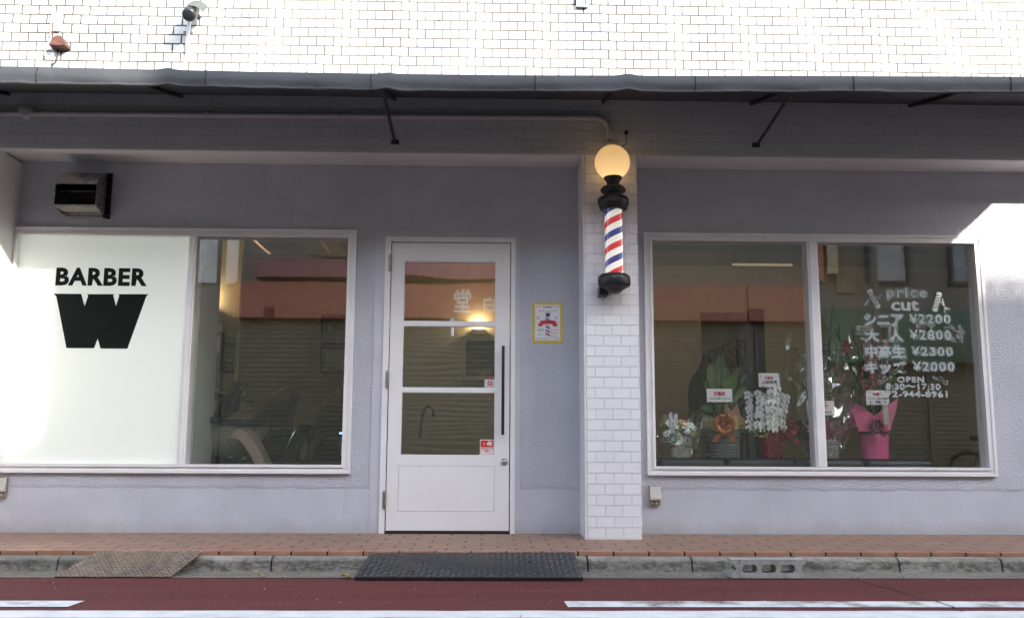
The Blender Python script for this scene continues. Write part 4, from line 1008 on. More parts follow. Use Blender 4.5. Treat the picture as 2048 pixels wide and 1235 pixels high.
# magazine tablet arm
p0, p1 = W(598, 845, .7), W(560, 925, .7)
tb = thing('tilted_tablet', (p1[0], .7, p1[1]), 'thin dark tilted tablet screen with bright edge between the chairs', 'tablet')
d = Vector((p0[0]-p1[0], 0, p0[1]-p1[1]))
MB().add([(p1[0], .70, p1[1]), (p0[0], .70, p0[1]), (p0[0]+.05, .88, p0[1]), (p1[0]+.05, .88, p1[1]), (p1[0]+.02, .70, p1[1]-.012), (p0[0]+.02, .70, p0[1]-.012), (p0[0]+.07, .88, p0[1]-.012), (p1[0]+.07, .88, p1[1]-.012)], [(0, 1, 2, 3), (7, 6, 5, 4), (0, 4, 5, 1), (1, 5, 6, 2), (2, 6, 7, 3), (3, 7, 4, 0)]).build('screen', m_lea, tb)
MB().tube([(p1[0]+.03, .8, ZS0), (p1[0]+.03, .8, p1[1]), (p0[0]*.5+p1[0]*.5+.04, .8, (p0[1]+p1[1])/2-.01)], .012, 8).build('stand', m_blk, tb)
MB().tube([(p1[0]-.004, .697, p1[1]), (p0[0]-.004, .697, p0[1])], .006, 6).build('bezel', m_chrome, tb)
# low partition and mirror cabinet on the left
xq = W(395, 780, .62)[0]; zq = W(395, 782, .62)[1]
hp = thing('low_partition', (xq, 1.4, ZS0), 'half height pale partition running back behind clear left pane', 'partition')
MB().box(xq-.10, xq, .64, 2.3, ZS0+.001, zq).build('panel', plain('pale sage panel', (.46, .45, .38), .6), hp); MB().box(xq-.12, xq+.02, .63, 2.31, zq+.001, zq+.022).build('top_rail', plain('dark wood rail', (.10, .07, .05), .5), hp)
mc = thing('mirror_cabinet', (xq, 1.3, zq+.023), 'tall pale mirror cabinet with notice, on the half height partition', 'cabinet')
zc1 = W(425, 640, .9)[1]
MB().box(xq-.10, xq-.02, .80, 1.75, zq+.024, zc1).build('carcass', plain('pale cabinet paint', (.50, .49, .43), .5), mc, bevel=.004)
MB().box(xq-.0195, xq-.010, .86, 1.66, zq+.06, zc1-.06).build('mirror', plain('mirror glass', (.5, .5, .48), .04, 1.0), mc)
MB().box(xq-.0095, xq-.006, .95, 1.15, zc1-.24, zc1-.10).build('notice', m_paper, mc); MB().box(xq-.0095, xq-.006, .98, 1.08, zq+.10, zq+.30).build('notice', m_ink, mc)
for k, (px, py) in enumerate(((467, 783), (480, 788), (492, 791))):
    dist = abs(xq)*1870/(974-px); yy = dist-6.58; b = thing('bottle', (xq-.04, yy, zq+.0225), ['small dark pump bottle, first on the partition rail', 'small pale bottle in the middle of the partition rail', 'round pale jar, last on the partition rail'][k], 'bottle', 'toiletries on the partition rail')
    MB().lathe([(.0001, 0), (.03, 0), (.03, .07), (.012, .09), (.012, .10)], (xq-.04, yy, zq+.0225), 14).build('body', [m_taupe, m_wt, m_beige][k], b); MB().lathe([(.012, .10), (.016, .102), (.016, .118), (.0001, .118)], (xq-.04, yy, zq+.0225), 12).build('cap', m_blk, b)
# cabinet on the back wall
a = W(638, 744, 3.9); b = W(722, 628, 3.9)
wc = thing('wall_cabinet', ((a[0]+b[0])/2, 4.1, a[1]), 'black framed two-door wall cabinet on interior back wall', 'cabinet')
MB().box(a[0], b[0], 3.94, 4.301, a[1], b[1]).build('carcass', plain('grey brown laminate', (.24, .21, .17), .4), wc)
mz = lerp(a[1], b[1], .47)
for za, zb in ((a[1], mz), (mz+.004, b[1])): f = MB().frame(a[0], b[0], za+.003, zb-.003, .025, 3.915, 3.939).build('door', m_blk, wc); MB().box(a[0]+.08, a[0]+.12, 3.90, 3.914, (za+zb)/2-.05, (za+zb)/2+.05).build('handle', m_chrome, f)
# wall lamps (lit in the photograph)
m_warm = emit('warm lamp glass', (1, .74, .40), 2.5)
def wall_lamp(x, y, z, label, w=.16, e=.7):
    t = thing('wall_lamp', (x, y, z), label, 'wall lamp', 'lit wall lamps inside the shop')
    MB().box(x-w/2, x+w/2, y-.07, y-.001, z-.035, z+.035).build('housing', m_beige, t, bevel=.004); MB().box(x-w/2+.015, x+w/2-.015, y-.06, y-.012, z+.0355, z+.040).build('diffuser', m_warm, t)
    l = bpy.data.lights.new('wall lamp bulb', 'POINT'); l.energy = e; l.color = (1, .70, .36); l.shadow_soft_size = .03
    o = bpy.data.objects.new('wall_lamp_bulb', l); COL.objects.link(o); o.parent = t; o.location = (0, -.06, .09)
x, z = W(957, 664, 4.29); wall_lamp(x, 4.30, z, 'lit uplight lamp on the back wall seen through the door pane')
x, z = W(403, 614, 2.6); wall_lamp(x, 2.68, z, 'lit uplight lamp behind the mirror cabinet by frosted pane', .2, 1.1)
MB().box(x-.7, x+.35, 2.681, 2.74, ZS0+.002, 2.85).build('interior_screen_wall', m_iwall, shop)
# panelled dark opening on the back wall behind the door
a = W(930, 752, 4.25); b = W(990, 680, 4.25)
wm = thing('wall_mirror', ((a[0]+b[0])/2, 4.28, a[1]), 'dark framed mirror on the back wall below the uplight', 'mirror')
MB().frame(a[0]-.05, b[0]+.05, a[1]-.05, b[1]+.05, .05, 4.25, 4.299).build('frame', m_iceil, wm); MB().box(a[0]+.001, b[0]-.001, 4.27, 4.28, a[1]+.001, b[1]-.001).build('glass', plain('dark mirror', (.05, .05, .045), .1, .8), wm)
# ceiling cassette, dome camera, track
x, z = W(568, 488, 3.2)
ac = thing('ceiling_air_conditioner', (x, 3.2, IZ1-.04), 'white ceiling cassette air conditioner seen high in the clear pane', 'air conditioner')
MB().box(x-.42, x+.42, 2.8, 3.6, IZ1-.05, IZ1-.001).build('panel', m_wt, ac, bevel=.01); MB().box(x-.22, x+.22, 3.0, 3.4, IZ1-.058, IZ1-.0505).build('grille', m_beige, ac)
for px, py, y, lab in ((508, 506, 2.6, 'small black dome camera on the ceiling in clear left pane'), (1582, 535, 2.2, 'small black dome camera on the ceiling behind right window')):
    x, z = W(px, py, y); t = thing('dome_camera', (x, y, IZ1), lab, 'camera', 'ceiling dome cameras'); MB().lathe([(.0001, 0-.001), (.06, -.001), (.06, -.03), (.0001, -.03)], (x, y, IZ1), 20).build('base', m_wt, t); MB().ball((x, y, IZ1-.035), .045, 14).build('lens', m_blk, t)
# umbrella inside the door
ux = [W(px, py, .5) for px, py in ((868, 832), (867, 818), (860, 811), (851, 813), (846, 825), (843, 850))]; ub = W(838, 905, .5)
um = thing('umbrella', (ub[0], .5, ZS0), 'dark hook handled umbrella standing inside the door glass', 'umbrella')
MB().tube([(x, .5, z) for x, z in ux]+[(ub[0]+.004, .5, ub[1]+.1)], .014, 10).build('handle', m_blk, um)
MB().lathe([(.0001, 0), (.012, .01), (.03, .25), (.035, .38), (.016, .46), (.0001, .46)], (ub[0], .5, ZS0+.002), 14).build('folded_canopy', m_lea, um)

# ------------------------------------------------------------------ inside: right window
YFl = .30
def FP(px, py, y=YFl): x, z = W(px, py, y); return Vector((x, y, z))
zbench = W(1500, 915.5, .40)[1]
m_navy = plain('dark navy bench vinyl', (.016, .019, .030), .42, var=.15)
xb0, xb1 = W(1302, 920, .4)[0], W(1842, 920, .4)[0]
bn = thing('bench', ((xb0+xb1)/2, .42, ZS0), 'long dark navy bench under the flowers in the right window', 'bench')
nseat = 4; wseat = (xb1-xb0)/nseat
for k in range(nseat): MB().box(xb0+k*wseat+.004, xb0+(k+1)*wseat-.004, .17, .68, zbench-.11, zbench).build('cushion', m_navy, bn, bevel=.045, seg=5)
MB().box(xb0+.03, xb1-.03, .21, .64, ZS0+.001, zbench-.111).build('plinth', m_lea, bn)
# white door leaf and clothes rail further in
a = W(1408, 900, 3.0); b = W(1500, 625, 3.0)
dl = thing('inner_door', ((a[0]+b[0])/2, 3.0, ZS0), 'plain pale inner door behind the clothes rail', 'door')
MB().box(a[0], b[0], 3.0, 3.05, ZS0+.002, b[1]).build('leaf', plain('pale door laminate', (.52, .47, .41), .5), dl); MB().box(b[0]+.002, b[0]+.14, 2.98, 3.1, ZS0+.002, b[1]+.04).build('frame', plain('brown frame', (.15, .10, .08), .5), dl)
rk = thing('clothes_rail', (W(1450, 690, 1.8)[0], 1.8, ZS0), 'black clothes rail with hanging garments behind the flowers', 'clothes rail')
r0, r1 = FP(1418, 702, 1.3), FP(1488, 678, 2.2)
MB().tube([r0, r1], .013, 8).tube([(r0.x, r0.y, ZS0+.002), r0], .013, 8).tube([(r1.x, r1.y, ZS0+.002), r1], .013, 8).build('rail', m_blk, rk)
def garment(px, py, y, w, h, m_, label, nm='jacket'):
    p = FP(px, py, y); t = thing(nm, tuple(p), label, nm, 'garments on the clothes rail')
    mb = MB()
    def g(u, v, s=1):
        a = lerp(-1, 1, u); ww = w*(.35+.65*min(1, v*4))*(1+.12*v); return (p.x+a*ww/2+.02*nz(u*3, v*4, px), y+s*(.05*(1-a*a)+.012*math.sin(a*9+px)), p.z-v*h-.02-.10*abs(a)**1.5)
    mb.grid(lambda u, v: g(1-u, v, 1), 14, 10); mb.grid(lambda u, v: g(u, v, -1), 14, 10); mb.build('cloth', m_, t)
    MB().tube([(p.x, y, p.z-.03), (p.x, y, p.z+.02), (p.x+.012, y, p.z+.035), (p.x+.022, y, p.z+.02)], .004, 6).build('hanger', m_blk, t)
m_ora = plain('burnt orange cloth', (.26, .075, .03), .9); m_char = plain('charcoal cloth', (.022, .024, .024), .95)
garment(1412, 702, 1.30, .30, .62, m_char, 'charcoal coat, longest and nearest garment on rail'); garment(1447, 694, 1.55, .12, .16, m_ora, 'burnt orange scarf, lowest of the three on rail', 'scarf')
garment(1459, 690, 1.75, .11, .15, m_ora, 'burnt orange scarf in the middle of the rail', 'scarf'); garment(1470, 684, 1.95, .11, .16, m_ora, 'burnt orange scarf near the end of the rail', 'scarf')
garment(1478, 700, 2.1, .22, .5, plain('pale grey cloth', (.34, .32, .29), .95), 'pale grey smock hanging at the end of the rail', 'smock')
m_cove = emit('warm cove strip', (1, .74, .46), .045)
a = FP(1466, 530, 2.6); b = FP(1585, 530, 2.6); MB().box(a.x, b.x, 2.6, 2.63, a.z, a.z+.02).build('light_strip', m_cove, shop)
a, b = W(428, 490, 1.6), W(700, 492, 3.4); MB().box(a[0], a[0]+.035, 1.5, 3.6, IZ1-.05, IZ1-.02).build('light_strip', m_cove, shop)

MB().box(-1.55, 4.6, 2.90, 2.94, IZ1-.12, IZ1+.001).build('added_strip_screen', m_iceil, shop); MB().box(-1.5, 4.5, 2.96, 3.02, IZ1-.06, IZ1-.03).build('added_fill_strip', emit('added fill glow', (1, .84, .64), .5), shop)  # added fill strip, hidden from view behind an added screen, brightens the room
# ---- plant helpers
m_leaf1 = plain('dark green leaf', (.035, .085, .025), .4, var=.35, scale=14); m_leaf2 = plain('bright leaf green', (.10, .17, .035), .45, var=.3, scale=14); m_orchid = plain('white orchid petal', (.86, .87, .86), .55, var=.04, scale=30)
m_cream = plain('cream flower heart', (.55, .45, .16), .6); m_stem = plain('green stem', (.06, .12, .03), .5)
def leaf(mb, base, tip, w, droop=.0, mi=0, fold=.25):
    b, t = Vector(base), Vector(tip); ax = t-b; side = ax.cross(Vector((0, 1, 0))); side = side.normalized() if side.length > 1e-5 else Vector((1, 0, 0))
    def fn(u, v):
        c = b+ax*v+Vector((0, 0, 1))*droop*math.sin(math.pi*v); a = lerp(-1, 1, u)
        return tuple(c+side*a*w*.5*math.sin(math.pi*min(1, .06+v*.94))**.75 + Vector((0, -1, 0))*abs(a)*w*fold)
    mb.grid(fn, 4, 10, mi)
def petal(mb, c, d, n, L, w, mi):
    d = Vector(d).normalized(); n = Vector(n).normalized(); s = n.cross(d)
    ps = [c, c+d*L*.35+s*w*.42, c+d*L*.75+s*w*.5+n*L*.06, c+d*L-n*L*.02, c+d*L*.75-s*w*.5+n*L*.06, c+d*L*.35-s*w*.42]
    m_ = c+d*L*.55+n*L*.13
    mb.add([tuple(p) for p in ps]+[tuple(m_)], [(0, 1, 6), (1, 2, 6), (2, 3, 6), (3, 4, 6), (4, 5, 6), (5, 0, 6)], mi, True)
def bloom(mb, c, n, r_, mi=0, heart=1, k=5, wide=1.0):
    n = Vector(n).normalized(); a = n.orthogonal().normalized(); b = n.cross(a); ph = random.uniform(0, 6)
    for q in range(k):
        t = ph+2*math.pi*q/k; petal(mb, Vector(c)+n*.002*(q % 2), a*math.cos(t)+b*math.sin(t)+n*.12, n, r_, r_*1.05*wide, mi)
    mb.ball(tuple(Vector(c)+n*.012), r_*.14, 6, heart)
def wicker(name, par, x, y, z0, r0, r1, h, m_, rows=11):
    mb = MB(); mb.lathe([(r0-.012, .004), (r0, .0), (r1, h), (r1-.012, h), (r0-.012, .006)], (x, y, z0), 28)
    for j in range(rows):
        z = z0+h*(j+.5)/rows; rr = lerp(r0, r1, (j+.5)/rows)
        mb.tube([(x+(rr+.004*math.sin(9*t+j*math.pi))*math.cos(t), y+(rr+.004*math.sin(9*t+j*math.pi))*math.sin(t), z+.002*math.sin(5*t+j)) for t in [2*math.pi*q/54 for q in range(55)]], h/rows*.5, 6, caps=False)
    return mb.build(name, m_, par)
def crumple(par, fn, nu, nv, amp, seed, name='wrap', m_=None):
    mb = MB()
    def f(u, v):
        p = Vector(fn(u, v)); q = Vector((u*7+seed, v*6, seed)); s1 = mnoise.noise(q); s2 = mnoise.noise(q*2.3)
        return tuple(p+Vector((s1, mnoise.noise(q+Vector((7, 3, 1))), s2))*amp)
    mb.grid(f, nu, nv, smooth=False); return mb.build(name, m_ or m_cello, par)
def gift_card(par, x0, y0, x1, y1, y, lines, deco=True, tilt=0.0):
    a, b = FP(x0, y1, y), FP(x1, y0, y); mb = MB().box(a.x, b.x, y, y+.002, a.z, b.z, 0); w, h = b.x-a.x, b.z-a.z
    for t, u0, u1, v0, v1, mi in lines: mb.text(t, a.x+u0*w, a.x+u1*w, a.z+v0*h, a.z+v1*h, y-.0004, mi, .0008, .03)
    if deco:
        random.seed(int(x0))
        for k in range(16):
            s = k % 4; u = random.uniform(.03, .22) if s in (0, 1) else random.uniform(.78, .97); v = random.uniform(.75, .95) if s in (0, 2) else random.uniform(.06, .24)
            r_ = random.uniform(.012, .03); mb.prism([(a.x+u*w+r_*w*math.cos(q), a.z+v*h+r_*1.6*w*math.sin(q)) for q in [2*math.pi*i/6 for i in range(6)]], y-.0005, y-.0001, 3)
    return mb.build('gift_card', [m_paper, m_redp, m_ink, m_org], par)
def bow(par, c, r_, m_, n=7, tails=2):
    mb = MB(); c = Vector(c)
    for k in range(n):
        t = 2*math.pi*k/n+.3; d = Vector((math.cos(t), -.35, math.sin(t)*.8)).normalized(); s = d.cross(Vector((0, 1, 0))).normalized()
        def fn(u, v): q = u*math.pi; return tuple(c+d*r_*math.sin(q)*1.0+Vector((0, -1, 0))*r_*.38*math.sin(2*q)+s*(v-.5)*r_*.55*(.4+.6*math.sin(q)))
        mb.grid(fn, 10, 3)
    for k in range(tails):
        sg = -1 if k % 2 == 0 else 1
        def fn(u, v): return tuple(c+Vector((sg*r_*.9*u**1.2, -.02-.01*u, -r_*1.5*u+.004*math.sin(u*8)))+Vector((1, 0, .3*sg))*(v-.5)*r_*.4)
        mb.grid(fn, 8, 2)
    mb.ball(tuple(c+Vector((0, -.015, 0))), r_*.28, 8)
    return mb.build('bow', m_, par)
zt_ = zbench+.001
# 1: small hydrangea basket in cellophane
random.seed(11)
p = FP(1358, 915); f1 = thing('flower_basket', (p.x, YFl, zt_), 'small white wicker basket of hydrangea and roses in crinkled cellophane', 'flower basket')
wicker('basket', f1, p.x, YFl, zt_, .075, .095, .115, plain('whitewashed wicker', (.38, .36, .32), .8, var=.25, scale=60), 9)
mb = MB(); c = FP(1357, 878)
for k in range(150):
    t, q = random.uniform(0, 2*math.pi), math.acos(random.uniform(-.35, 1)); d = Vector((math.sin(q)*math.cos(t)*1.25, math.sin(q)*math.sin(t)*.9, math.cos(q)*.75)); bloom(mb, c+d*.078, d, random.uniform(.010, .015), 0, 1, 4)
mb.build('hydrangea', [plain('greenish white petal', (.56, .58, .46), .6, var=.1, scale=60), m_cream], f1)
mb = MB()
for px, py, mi in ((1353, 852, 2), (1365, 846, 3), (1372, 853, 0), (1380, 850, 0), (1345, 858, 2), (1332, 868, 0), (1374, 862, 0), (1388, 858, 0), (1385, 866, 2), (1330, 880, 0)):
    c = FP(px, py, YFl-.01+random.uniform(-.04, .04))
    for ring in range(3): bloom(mb, c+Vector((0, -.006*ring, .004*ring)), (random.uniform(-.3, .3), -1, .7), .030-.007*ring, mi, 1, 6)
for k in range(22):
    c = FP(random.uniform(1328, 1392), random.uniform(850, 892)); leaf(mb, c, c+Vector((random.uniform(-.06, .06), random.uniform(-.03, .03), random.uniform(.0, .05))), .024, .01, 4)
mb.build('roses', [m_orchid, m_cream, plain('pale yellow petal', (.55, .52, .20), .6), plain('orange yellow petal', (.55, .28, .04), .6), m_leaf1], f1)
bow(f1, FP(1345, 873, YFl-.11), .030, plain('teal ribbon', (.10, .30, .30), .4), 5)
mb = MB()
for x0, y0, x1, y1 in ((1344, 866, 1341, 824), (1347, 866, 1352, 827)): a, b = FP(x0, y0, YFl-.09), FP(x1, y1, YFl-.10); mb.add([tuple(a+Vector((-.006, 0, 0))), tuple(a+Vector((.006, 0, 0))), tuple(b+Vector((.016, 0, 0))), tuple(b+Vector((-.012, .006, 0)))], [(0, 1, 2, 3)])
mb.build('ribbon_tail', plain('silver white ribbon', (.66, .68, .74), .3), f1)
a = FP(1331, 852, YFl+.05); b = FP(1363, 838, YFl+.05); MB().box(a.x, b.x, YFl+.05, YFl+.052, a.z, b.z).build('gift_card', m_paper, f1)
crumple(f1, lambda u, v: (p.x+(.12+.085*v)*math.cos(math.pi*(.92+1.16*u))*1.0, YFl-.01+(.13+.03*v)*math.sin(math.pi*(.92+1.16*u)), zt_+.02+.32*v*(1-.25*math.sin(3*math.pi*u)**2)), 34, 12, .045, 3)
# 2: grey basket, orange bow and broad leaves
random.seed(5)
p = FP(1447, 915); f2 = thing('plant_basket', (p.x, YFl, zt_), 'broad leaved plant in grey wicker basket with a copper orange bow', 'potted plant')
wicker('basket', f2, p.x, YFl, zt_, .105, .125, .205, plain('grey willow wicker', (.135, .135, .14), .7, var=.35, scale=70), 12)
a, b = FP(1411, 857), FP(1490, 834)
mb = MB(); mb.grid(lambda u, v: (lerp(a.x, b.x, u), YFl+.03-.13*math.sin(math.pi*u)+.02*math.sin(u*17), lerp(a.z, b.z, v)+.012*nz(u*7, v*3)), 26, 4); mb.build('collar', plain('yellow beige wrap', (.42, .35, .15), .6, var=.2, scale=12), f2)
bow(f2, FP(1446, 848, YFl-.135), .085, plain('copper satin ribbon', (.30, .095, .03), .25, .45), 9)
mb = MB(); A_ = [FP(px, py, YFl-.02) for px, py in ((1444, 845), (1452, 802), (1462, 822), (1475, 806), (1486, 850))]
mb.add([tuple(q) for q in A_]+[tuple(q+Vector((0, .05, -.01))) for q in A_], [(0, 1, 2), (0, 2, 4), (2, 3, 4), (5, 6, 7), (5, 7, 9), (7, 8, 9)]); mb.build('paper', plain('kraft paper', (.32, .19, .125), .8, var=.15), f2)
mb = MB(); c = FP(1447, 850)
for px, py, w, mi in ((1400, 815, .07, 0), (1392, 838, .05, 0), (1420, 725, .10, 1), (1412, 760, .09, 1), (1440, 706, .07, 0), (1452, 730, .09, 0), (1470, 745, .10, 1), (1492, 770, .09, 1), (1486, 800, .06, 0), (1430, 780, .06, 0), (1404, 845, .05, 0), (1480, 730, .06, 1), (1460, 770, .07, 0), (1496, 745, .05, 0)):
    t = FP(px, py, YFl+.12+random.uniform(-.08, .1)); bs_ = c.lerp(t, .35)+Vector((0, .08, .05)); mb.tube([c+Vector((0, .05, 0)), bs_], .004, 6, 2); leaf(mb, bs_, t, w, .03, mi, .2)
mb.tube([c, FP(1446, 705, YFl+.1)], .010, 8, 2)
mb.build('foliage', [m_leaf1, m_leaf2, m_stem], f2)
gift_card(f2, 1414, 777, 1464, 803, YFl-.12, [('祝開店', .26, .72, .45, .80, 1), ('イタリアン料理 ワンツール', .08, .92, .18, .34, 2)], False)
MB().tube([tuple(FP(1440, 848, YFl-.10)), tuple(FP(1439, 800, YFl-.115))], .003, 6).build('card_stick', m_clear, f2)
# 3: white moth orchid
random.seed(21)
p = FP(1544, 915); f3 = thing('potted_orchid', (p.x, YFl, zt_), 'white moth orchid with four cascading sprays in dark red foil pot', 'potted orchid')
m_foil = plain('dark red foil', (.22, .012, .028), .28, .3, var=.2, scale=30)
mb = MB()
def foil(u, v):
    t = 2*math.pi*u; rr = lerp(.068, .092, v)*(1+.07*math.sin(11*t+3*v)*v+.03*nz(u*12, v*5)); return (p.x+rr*math.cos(t), YFl+rr*math.sin(t), zt_+.215*v+.016*math.sin(7*t)*(v > .95))
mb.grid(foil, 64, 10, smooth=False); mb.build('pot_wrap', m_foil, f3)
bow(f3, FP(1576, 858, YFl-.06), .075, m_foil, 6); mb = MB(); leaf(mb, FP(1566, 860, YFl-.05), FP(1594, 872, YFl-.02), .07, .02); mb.build('ribbon_tail', m_foil, f3)
cols = [((1512, 783), (1500, 800), (1499, 866), 8, .024, .06), ((1524, 782), (1521, 800), (1522, 866), 8, .029, .0), ((1543, 766), (1547, 785), (1546, 862), 9, .032, -.05), ((1565, 784), (1566, 800), (1561, 858), 7, .029, -.02)]
for (tx, ty), (mx_, my_), (ex, ey), n_, r_, dy in cols:
    mb = MB(); y_ = YFl-.09+dy; st = [FP(1543, 850, YFl), FP((tx+1543)/2, 800, YFl+.02+dy), FP(tx, ty-3, YFl+.03+dy)]
    mb.tube(st+[FP(mx_, my_, y_+.02), FP(ex, ey, y_+.03)], .004, 6, 2)
    for k in range(n_):
        v = (k+.3)/n_; px = lerp(mx_, ex, v)+1.5*math.sin(v*5+mx_); py = lerp(ty+4, ey, v)+(mx_*1.7) % 5-2.5
        for s in (-1, 1):
            c = FP(px+s*(5.0 if r_ > .028 else 2.8)+random.uniform(-1.5, 1.5), py+s*2.6+random.uniform(-1.5, 1.5), y_-.01+random.uniform(-.012, .012)); nrm = Vector((s*.45+random.uniform(-.35, .35), -1, random.uniform(-.45, .25)))
            n1 = nrm.normalized(); a_ = Vector((0, 0, 1)).cross(n1).normalized(); b_ = n1.cross(a_)
            for t in (math.pi/2, math.pi/2+2.1, math.pi/2-2.1): petal(mb, c, a_*math.cos(t)+b_*math.sin(t)*(-1 if b_.z < 0 else 1), n1, r_*.95, r_*.62, 0)
            for t in (.12, math.pi-.12): petal(mb, c+n1*.003, a_*math.cos(t)+Vector((0, 0, 1))*math.sin(t), n1, r_*1.0, r_*1.15, 0)
            mb.ball(tuple(c+n1*.010), r_*.13, 6, 1)
    mb.build('flower_spray', [m_orchid, m_cream, m_stem], f3)
mb = MB()
for k in range(18): c = FP(random.uniform(1508, 1540), random.uniform(855, 874), YFl-.12); mb.ball(tuple(c), random.uniform(.005, .009), 8, 0)
for k, (px, py) in enumerate(((1480, 868), (1512, 872), (1582, 862), (1570, 876))): leaf(mb, FP(1543, 862, YFl), FP(px, py, YFl-.04), .045, .03, 1)
mb.build('buds_and_leaves', [plain('yellow green bud', (.30, .38, .05), .5), m_leaf1], f3)
gift_card(f3, 1518, 746, 1559, 773, YFl-.16, [('祝開店', .28, .70, .54, .76, 1), ('山田幸男', .16, .86, .22, .48, 2)])
MB().tube([tuple(FP(1540, 850, YFl-.05)), tuple(FP(1539, 772, YFl-.156))], .003, 6).build('card_stick', m_clear, f3)
# 4: tall bouquet in cellophane
random.seed(9)
p = FP(1645, 915); f4 = thing('wrapped_bouquet', (p.x, YFl, zt_), 'tall cellophane wrapped basket of dusky flowers with a red bow', 'bouquet')
wicker('basket', f4, p.x, YFl, zt_, .10, .12, .135, plain('pale grey wicker', (.24, .24, .225), .75, var=.3, scale=70), 9)
mb = MB()
def cloth(u, v): t = 2*math.pi*u; rr = .115+.06*v*(1+.3*math.sin(5*t)); return (p.x+rr*math.cos(t), YFl+rr*math.sin(t), zt_+.12+.12*v*(1+.35*math.sin(4*t+1)))
mb.grid(cloth, 48, 6); mb.build('cloth', plain('burgundy wrap', (.12, .018, .035), .6, var=.2), f4)
mb = MB()
for k in range(420):
    u = random.gauss(0, 1); px = 1650+u*26; py = random.uniform(690, 850)
    if abs(px-1650) > 24+(850-py)*.24: continue
    c = FP(px, py, YFl+random.uniform(-.10, .12)); bloom(mb, c, (random.uniform(-1, 1), -1, random.uniform(-.5, 1)), random.uniform(.007, .012), random.choice((0, 0, 1)), 2, 5)
for k in range(26):
    t = FP(1650+random.gauss(0, 26), random.uniform(690, 800), YFl+random.uniform(-.08, .1)); mb.tube([FP(1645, 880), FP(1645, 880).lerp(t, .5)+Vector((0, 0, .04)), t], .0022, 5, 3)
mb.build('flowers', [plain('dusky rose petal', (.16, .055, .07), .7, var=.3, scale=40), plain('mauve petal', (.24, .12, .13), .7, var=.2, scale=40), m_cream, m_stem], f4)
mb = MB()
for px, py, w in ((1600, 760, .05), (1612, 800, .05), (1680, 640, .04), (1665, 600, .03), (1690, 760, .05), (1620, 700, .05)): leaf(mb, FP(1645, 880, YFl+.05), FP(px, py, YFl+.1), w, .03)
mb.build('foliage', m_leaf1, f4)
bow(f4, FP(1691, 692, YFl-.12), .055, plain('red satin ribbon', (.22, .010, .018), .35), 5)
gift_card(f4, 1614, 801, 1668, 829, YFl-.16, [('祝', .62, .78, .45, .75, 1), ('御', .20, .34, .45, .75, 1), ('開店祝', .25, .75, .80, .93, 1), ('スタッフ一同より', .12, .9, .12, .28, 2)], False)
MB().tube([tuple(FP(1640, 880, YFl-.10)), tuple(FP(1640, 828, YFl-.156))], .003, 6).build('card_stick', m_clear, f4)
crumple(f4, lambda u, v: (p.x+.03*v+(.145+.14*math.sin(v*2.1)-.05*v)*math.cos(math.pi*(.95+1.1*u)), YFl+.01+(.15+.04*v)*math.sin(math.pi*(.95+1.1*u)), zt_+.03+.90*v*(1-.18*abs(math.sin(2*math.pi*u)))), 36, 26, .055, 12)
# 5: cymbidium in pink wrap
random.seed(31)
p = FP(1749, 915); f5 = thing('potted_cymbidium', (p.x, YFl, zt_), 'pink cymbidium orchid with strap leaves in bright pink paper wrap', 'potted orchid')
m_pp = plain('bright pink paper', (.52, .085, .20), .55, var=.12, scale=5, bump=.001, bscale=60)
mb = MB()
def pw(u, v):
    t = 2*math.pi*u; rr = (.098+.010*v-.02*max(0, v-.75)*4*.3)*(1+.05*math.sin(6*t)*v+.05*nz(u*11, v*4, 4)+.02*nz(u*30, v*9, 2)); return (p.x+rr*math.cos(t), YFl+rr*math.sin(t)*.95, zt_+.215*v)
mb.grid(pw, 60, 10)
def sheet_(pts, dy):
    A = [FP(px, py, YFl+d-.10) for (px, py), d in zip(pts, dy)]; n = len(A); mb.add([tuple(q) for q in A]+[tuple(q+Vector((0, .004, 0))) for q in A], [tuple(range(n)), tuple(reversed(range(n, 2*n)))])
sheet_([(1718, 862), (1704, 822), (1712, 806), (1728, 815), (1748, 830), (1752, 862)], [0, .02, .05, .02, .0, -.01]); sheet_([(1744, 862), (1746, 834), (1762, 820), (1786, 803), (1796, 796), (1793, 818), (1780, 860)], [0, -.01, .02, .05, .06, .04, 0])
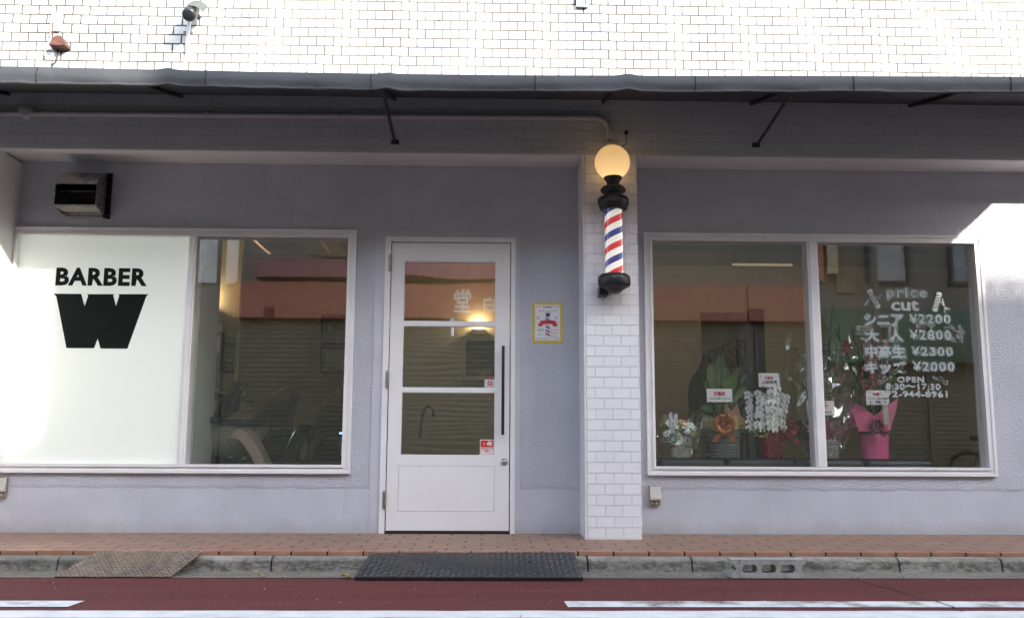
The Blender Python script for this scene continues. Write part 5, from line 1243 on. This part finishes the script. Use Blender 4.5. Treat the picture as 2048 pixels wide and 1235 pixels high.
sheet_([(1702, 855), (1696, 822), (1708, 808), (1722, 850)], [.06, .08, .08, .05])
mb.build('paper_wrap', m_pp, f5)
bow(f5, FP(1752, 852, YFl-.115), .055, plain('maroon ribbon', (.10, .012, .03), .35), 6)
mb = MB(); mb.tube([(p.x+.104*math.cos(t), YFl+.10*math.sin(t), zt_+.19+.006*math.sin(3*t)) for t in [2*math.pi*k/30 for k in range(31)]], .010, 6, caps=False); mb.build('ribbon', plain('maroon ribbon band', (.10, .012, .03), .35), f5)
mb = MB()
for px, py, w, bx in ((1668, 655, .030, 1745), (1700, 646, .022, 1745), (1722, 690, .035, 1740), (1800, 632, .030, 1752), (1812, 690, .034, 1755), (1768, 660, .028, 1750), (1690, 760, .03, 1735), (1790, 740, .03, 1758), (1712, 846, .035, 1728)):
    leaf(mb, FP(bx, 850, YFl+.02), FP(px, py, YFl+random.uniform(-.02, .08)), w, .03, random.choice((0, 1)), .35)
mb.build('foliage', [m_leaf1, m_leaf2], f5)
m_pf = plain('dusky pink petal', (.42, .13, .17), .6, var=.2, scale=40)
for xs_, top_ in ((1736, 690), (1762, 680)):
    mb = MB(); mb.tube([FP(1748, 850), FP(xs_, 780), FP(xs_+3, top_)], .004, 6, 2)
    for k in range(20):
        v = k/19; c = FP(xs_+(9 if k % 2 else -9)+random.uniform(-5, 5), lerp(top_, 800, v), YFl+random.uniform(-.05, .03)); bloom(mb, c, (random.uniform(-.8, .8), -1, random.uniform(-.4, .4)), random.uniform(.020, .028), 0, 1, 5, .75)
    mb.build('flower_spray', [m_pf, plain('maroon lip', (.25, .03, .05), .5), m_stem], f5)
gift_card(f5, 1733, 780, 1777, 809, YFl-.14, [('祝開店', .28, .72, .62, .84, 1), ('シャンティーサロンTOMO', .06, .94, .36, .50, 2), ('寿司', .40, .62, .10, .28, 2)])
MB().box(FP(1752, 840).x, FP(1762, 840).x, YFl-.136, YFl-.132, FP(1752, 848, YFl-.13).z, FP(1752, 808, YFl-.13).z).build('card_stick', plain('pale plastic stick', (.45, .45, .38), .4), f5)
